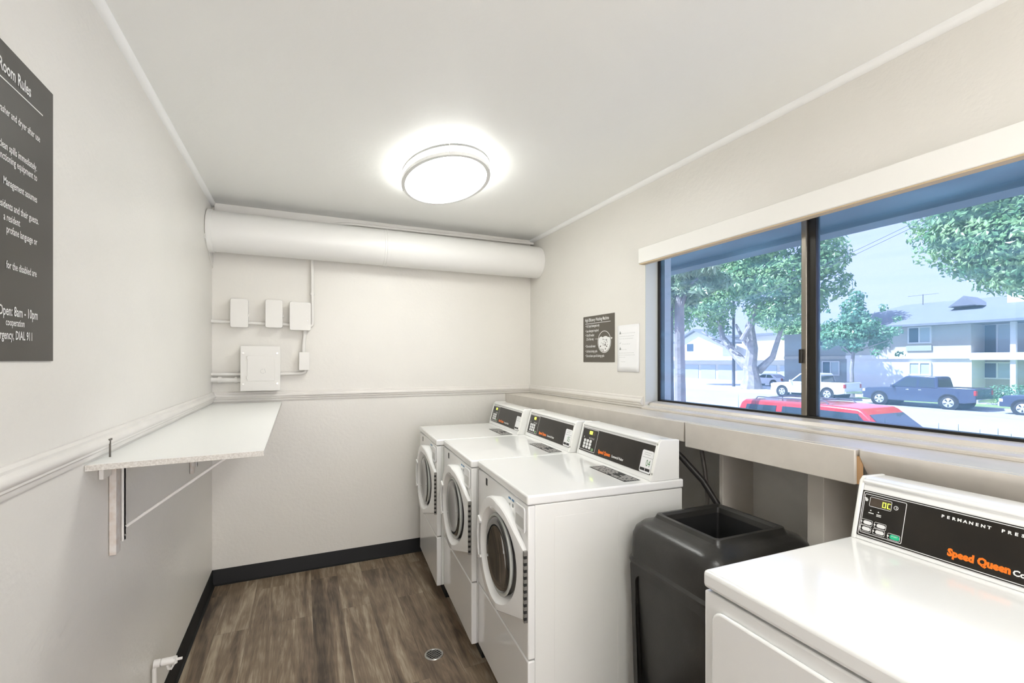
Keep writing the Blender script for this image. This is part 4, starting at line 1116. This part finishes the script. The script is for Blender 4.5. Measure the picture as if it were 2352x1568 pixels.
lv = MB(); lv.px([(dp[1] + .72, dp[2] - .2), (dp[1] - .72, dp[2] - .2), (dp[1], dp[2] + .38)], 46.14, 46.22); part('gable_vent', lv, M['roofd'], do_)
cp_ = at(2341, 640, 48); part('chimney', MB().box(47.6, 48.6, cp_[1] - .5, cp_[1] + .5, EZ + .5, cp_[2] + .4), M['stucco_w'])
ac = at(2120, 700, 49.5)
an = MB().tube([(49.5, ac[1], RZ - .4), (49.5, ac[1], RZ + .75)], .03, 6).tube([(49.5, ac[1] - 1.1, RZ + .7), (49.5, ac[1] + 1.1, RZ + .7)], .02, 6)
part('antenna', an, M['galv'])
def window(px0, px1, py0, py1, X, split=.5, sillm=None, glassm='bwin'):
    a, b = at(px0, py0, X), at(px1, py1, X)
    y0, y1, z0, z1 = b[1], a[1], b[2], a[2]
    fr_ = MB(); fr_.box(X - .10, X + .05, y0 - .09, y1 + .09, z0 - .10, z0); fr_.box(X - .10, X + .05, y0 - .09, y1 + .09, z1, z1 + .09)
    fr_.box(X - .10, X + .05, y0 - .09, y0, z0, z1); fr_.box(X - .10, X + .05, y1, y1 + .09, z0, z1)
    ym = y0 + (y1 - y0) * split; fr_.box(X - .10, X + .05, ym - .05, ym + .05, z0, z1)
    w_ = part('window', fr_, M['stucco_w'])
    g_ = MB().box(X - .04, X + .04, y0, ym - .05, z0, z1); part('pane', g_, M['curtain'], w_)
    g_ = MB().box(X - .04, X + .04, ym + .05, y1, z0, z1); part('pane', g_, M[glassm], w_)
window(2089, 2137, 754, 785, 43.86)
a, b = at(2083, 794, 43.9), at(2141, 805, 43.9)
part('air_conditioner_grille', MB().box(43.8, 43.95, b[1], a[1], b[2], a[2]), M['stucco_t'])
window(2091, 2136, 834, 860, 43.96, glassm='curtain')
window(1891, 1927, 831, 860, 45.95)
window(1885, 1912, 770, 793, 45.95)
window(2262, 2322, 747, 812, 45.95)
window(2262, 2322, 834, 868, 45.95, .5)
hd_ = MB(); leaves(hd_, [(39.5, at(2340, 890, 39.5)[1] + .1, GZ + .75, .9, 1.9, .7), (39.5, at(2340, 890, 39.5)[1] - 3.0, GZ + .75, .9, 1.9, .7)], 2600, .16, 21)
tag(hd_.build('hedge', M['leaf2'], None, smooth=False, fix=False), 'low dark green hedge in front of the balcony at the right', 'hedge')

# ---- garages and white houses on the left
X = 56.0
ga = thing('garage_building', 'low building with pale garage doors under a white flat roof', 'building', (56, at(1700, 828, 56)[1], GZ))
apl = ga.location.copy()
y0, y1 = at(1850, 828, 56)[1], at(1500, 828, 56)[1]
zt = at(1700, 827, 56)[2]
part('wall', MB().box(56, 64, y0, y1, GZ + .05, zt), M['stucco_b'], ga)
part('roof', MB().box(55.0, 65, y0 - .5, y1 + 1, zt, zt + .55), M['stucco_w'], ga)
n = 8
for i in range(n):
    ya = y0 + .5 + (y1 - y0 - 1) * i / n; yb = ya + (y1 - y0 - 1) / n - .5
    part('garage_door', MB().box(55.93, 56, ya, yb, GZ + .08, zt - .7), mat('garage_door_paint', (.38, .42, .48), .6) if i == 0 else bpy.data.materials['garage_door_paint'], ga)
hs = thing('white_house', 'white gabled house with grey roof rising behind the garages', 'building', (70, at(1605, 828, 70)[1], GZ))
apl = hs.location.copy()
a, b = at(1560, 785, 70), at(1660, 785, 70); pk = at(1600, 760, 70)
part('wall', MB().px([(a[1], GZ), (a[1], a[2]), (pk[1], pk[2]), (b[1], b[2]), (b[1], GZ)], 70, 73.5), M['stucco_w'], hs)
part('roof', MB().px([(a[1] + .8, a[2] - .3), (pk[1], pk[2] + .05), (b[1] - .8, b[2] - .3), (b[1] - .8, b[2]), (pk[1], pk[2] + .4), (a[1] + .8, a[2])], 69.2, 74), M['roofg'], hs)
a, b = at(1578, 790, 69.95), at(1592, 806, 69.95)
part('window', MB().box(69.9, 70, b[1], a[1], b[2], a[2]), M['bwin'], hs)
hs = thing('white_house', 'long white flat-topped building behind the garages and the big tree', 'building', (75, at(1770, 828, 75)[1], GZ))
apl = hs.location.copy()
a, b = at(1655, 776, 75), at(1870, 776, 75)
part('wall', MB().box(75, 86, b[1], a[1], GZ, a[2]), M['stucco_w'], hs)
part('roof', MB().box(74.4, 87, b[1] - .5, a[1] + .5, a[2], a[2] + .4), M['roofg'], hs)
# background tree behind the roofs, seen right of the big tree's branches
X = 66.0
b0 = A(1830, 850); b0.z = GZ
cb = []
for (px, py, r_) in ((1815, 755, 2.2), (1835, 745, 2.4), (1850, 765, 2.6), (1870, 770, 2.4), (1885, 775, 2.0)):
    q = A(px, py, rn.uniform(-1, 1)); cb.append((q.x, q.y, q.z, r_, r_, r_ * .8))
tree('background_tree', 'small rounded tree far behind, between the big tree and the apartment roof', tuple(b0), [([b0, A(1835, 780)], [.3, .2])], cb, 2600, .5, M['leaf'], M['bark'], 15)
# pole, cable
p0 = at(1685, 880, 42); pl_ = MB().tube([(42, p0[1], GZ + .1), (42, p0[1], at(1685, 690, 42)[2])], [.16, .13], 10)
tag(pl_.build('utility_pole', M['galv']), 'thin dark pole standing left of the big tree trunk', 'pole')
a, b = at(1880, 598, 30), at(2110, 490, 30)
for k, dz in enumerate((0, .22)):
    a_ = Vector(at(1560, 745 + 8 * k, 40)); b_ = Vector(at(2480, 330 + 10 * k, 22)); mdp = (a_ + b_) / 2 - Vector((0, 0, .4))
    tag(MB().tube([a_, (a_ + mdp) / 2 - Vector((0, 0, .1)), mdp, (b_ + mdp) / 2 - Vector((0, 0, .1)), b_], .012, 5).build('power_line', M['galv']), ('upper' if k == 0 else 'lower') + ' faint overhead wire crossing the bright sky', 'wire', 'overhead wires')
# spiky planting just outside the sill
rn = random.Random(31)
for i, px in enumerate((1663, 1700, 1735, 1800, 1975, 2005, 2035, 2150, 2205, 2245, 2262, 2296, 2320)):
    X_ = 3.3; b_ = at(px, 990, X_)
    tipy = {1663: 925, 1700: 900, 1735: 905, 1800: 918, 1975: 932, 2005: 950, 2035: 955, 2150: 965, 2205: 968, 2245: 980, 2262: 990, 2296: 978, 2320: 990}[px]
    tp = at(px + rn.uniform(-6, 10), tipy + 6, X_)
    root = thing('spiky_plant', 'slender pointed leaf blade rising just outside the window sill', 'plant', (X_, b_[1], GZ), 0, 'spiky leaf blades outside the window')
    bb = Vector((0, 0, 0)); tt = Vector((0, tp[1] - b_[1], tp[2] - GZ))
    m = MB(); pts = [Vector((0, 0, 0)), tt * .5 + Vector((0, .01, 0)), tt * .8, tt]
    m.tube(pts, [.012, .011, .006, .0008], 5); m.build('blade', M['leaf2'], root)
    for s_ in (-.28, .22):
        m = MB(); m.tube([Vector((0, 0, .02)), Vector((s_ * .3, s_ * .2, .7)), Vector((s_, s_ * .5, 1.5))], [.012, .010, .001], 5); m.build('blade', M['leaf2'], root)

# ------------------------------------------------------------------ light
w = bpy.data.worlds.new('sky'); scene.world = w; w.use_nodes = True
bg = w.node_tree.nodes['Background']; bg.inputs[0].default_value = (.58, .57, .82, 1); bg.inputs[1].default_value = 1.3
sd = bpy.data.lights.new('sun', 'SUN'); sd.energy = 8.0; sd.angle = radians(.6); sd.color = (1, .975, .92)
so = bpy.data.objects.new('sun', sd); C.objects.link(so)
so.rotation_euler = Vector((.52, -.30, -.80)).to_track_quat('-Z', 'Y').to_euler()

# ------------------------------------------------------------------ camera
cd = bpy.data.cameras.new('camera'); co = bpy.data.objects.new('camera', cd); C.objects.link(co)
cd.sensor_fit = 'HORIZONTAL'; cd.sensor_width = 36; cd.lens = 36 * 1067 / 2352
cd.shift_y = 44 / 2352; cd.clip_start = .02; cd.clip_end = 500
co.location = (0, 0, H); co.rotation_euler = (radians(90), 0, -YAW)
scene.camera = co
scene.view_settings.view_transform = 'Standard'
scene.view_settings.look = 'None'
scene.view_settings.gamma = 1
scene.view_settings.use_curve_mapping = False
scene.view_settings.exposure = 1.72
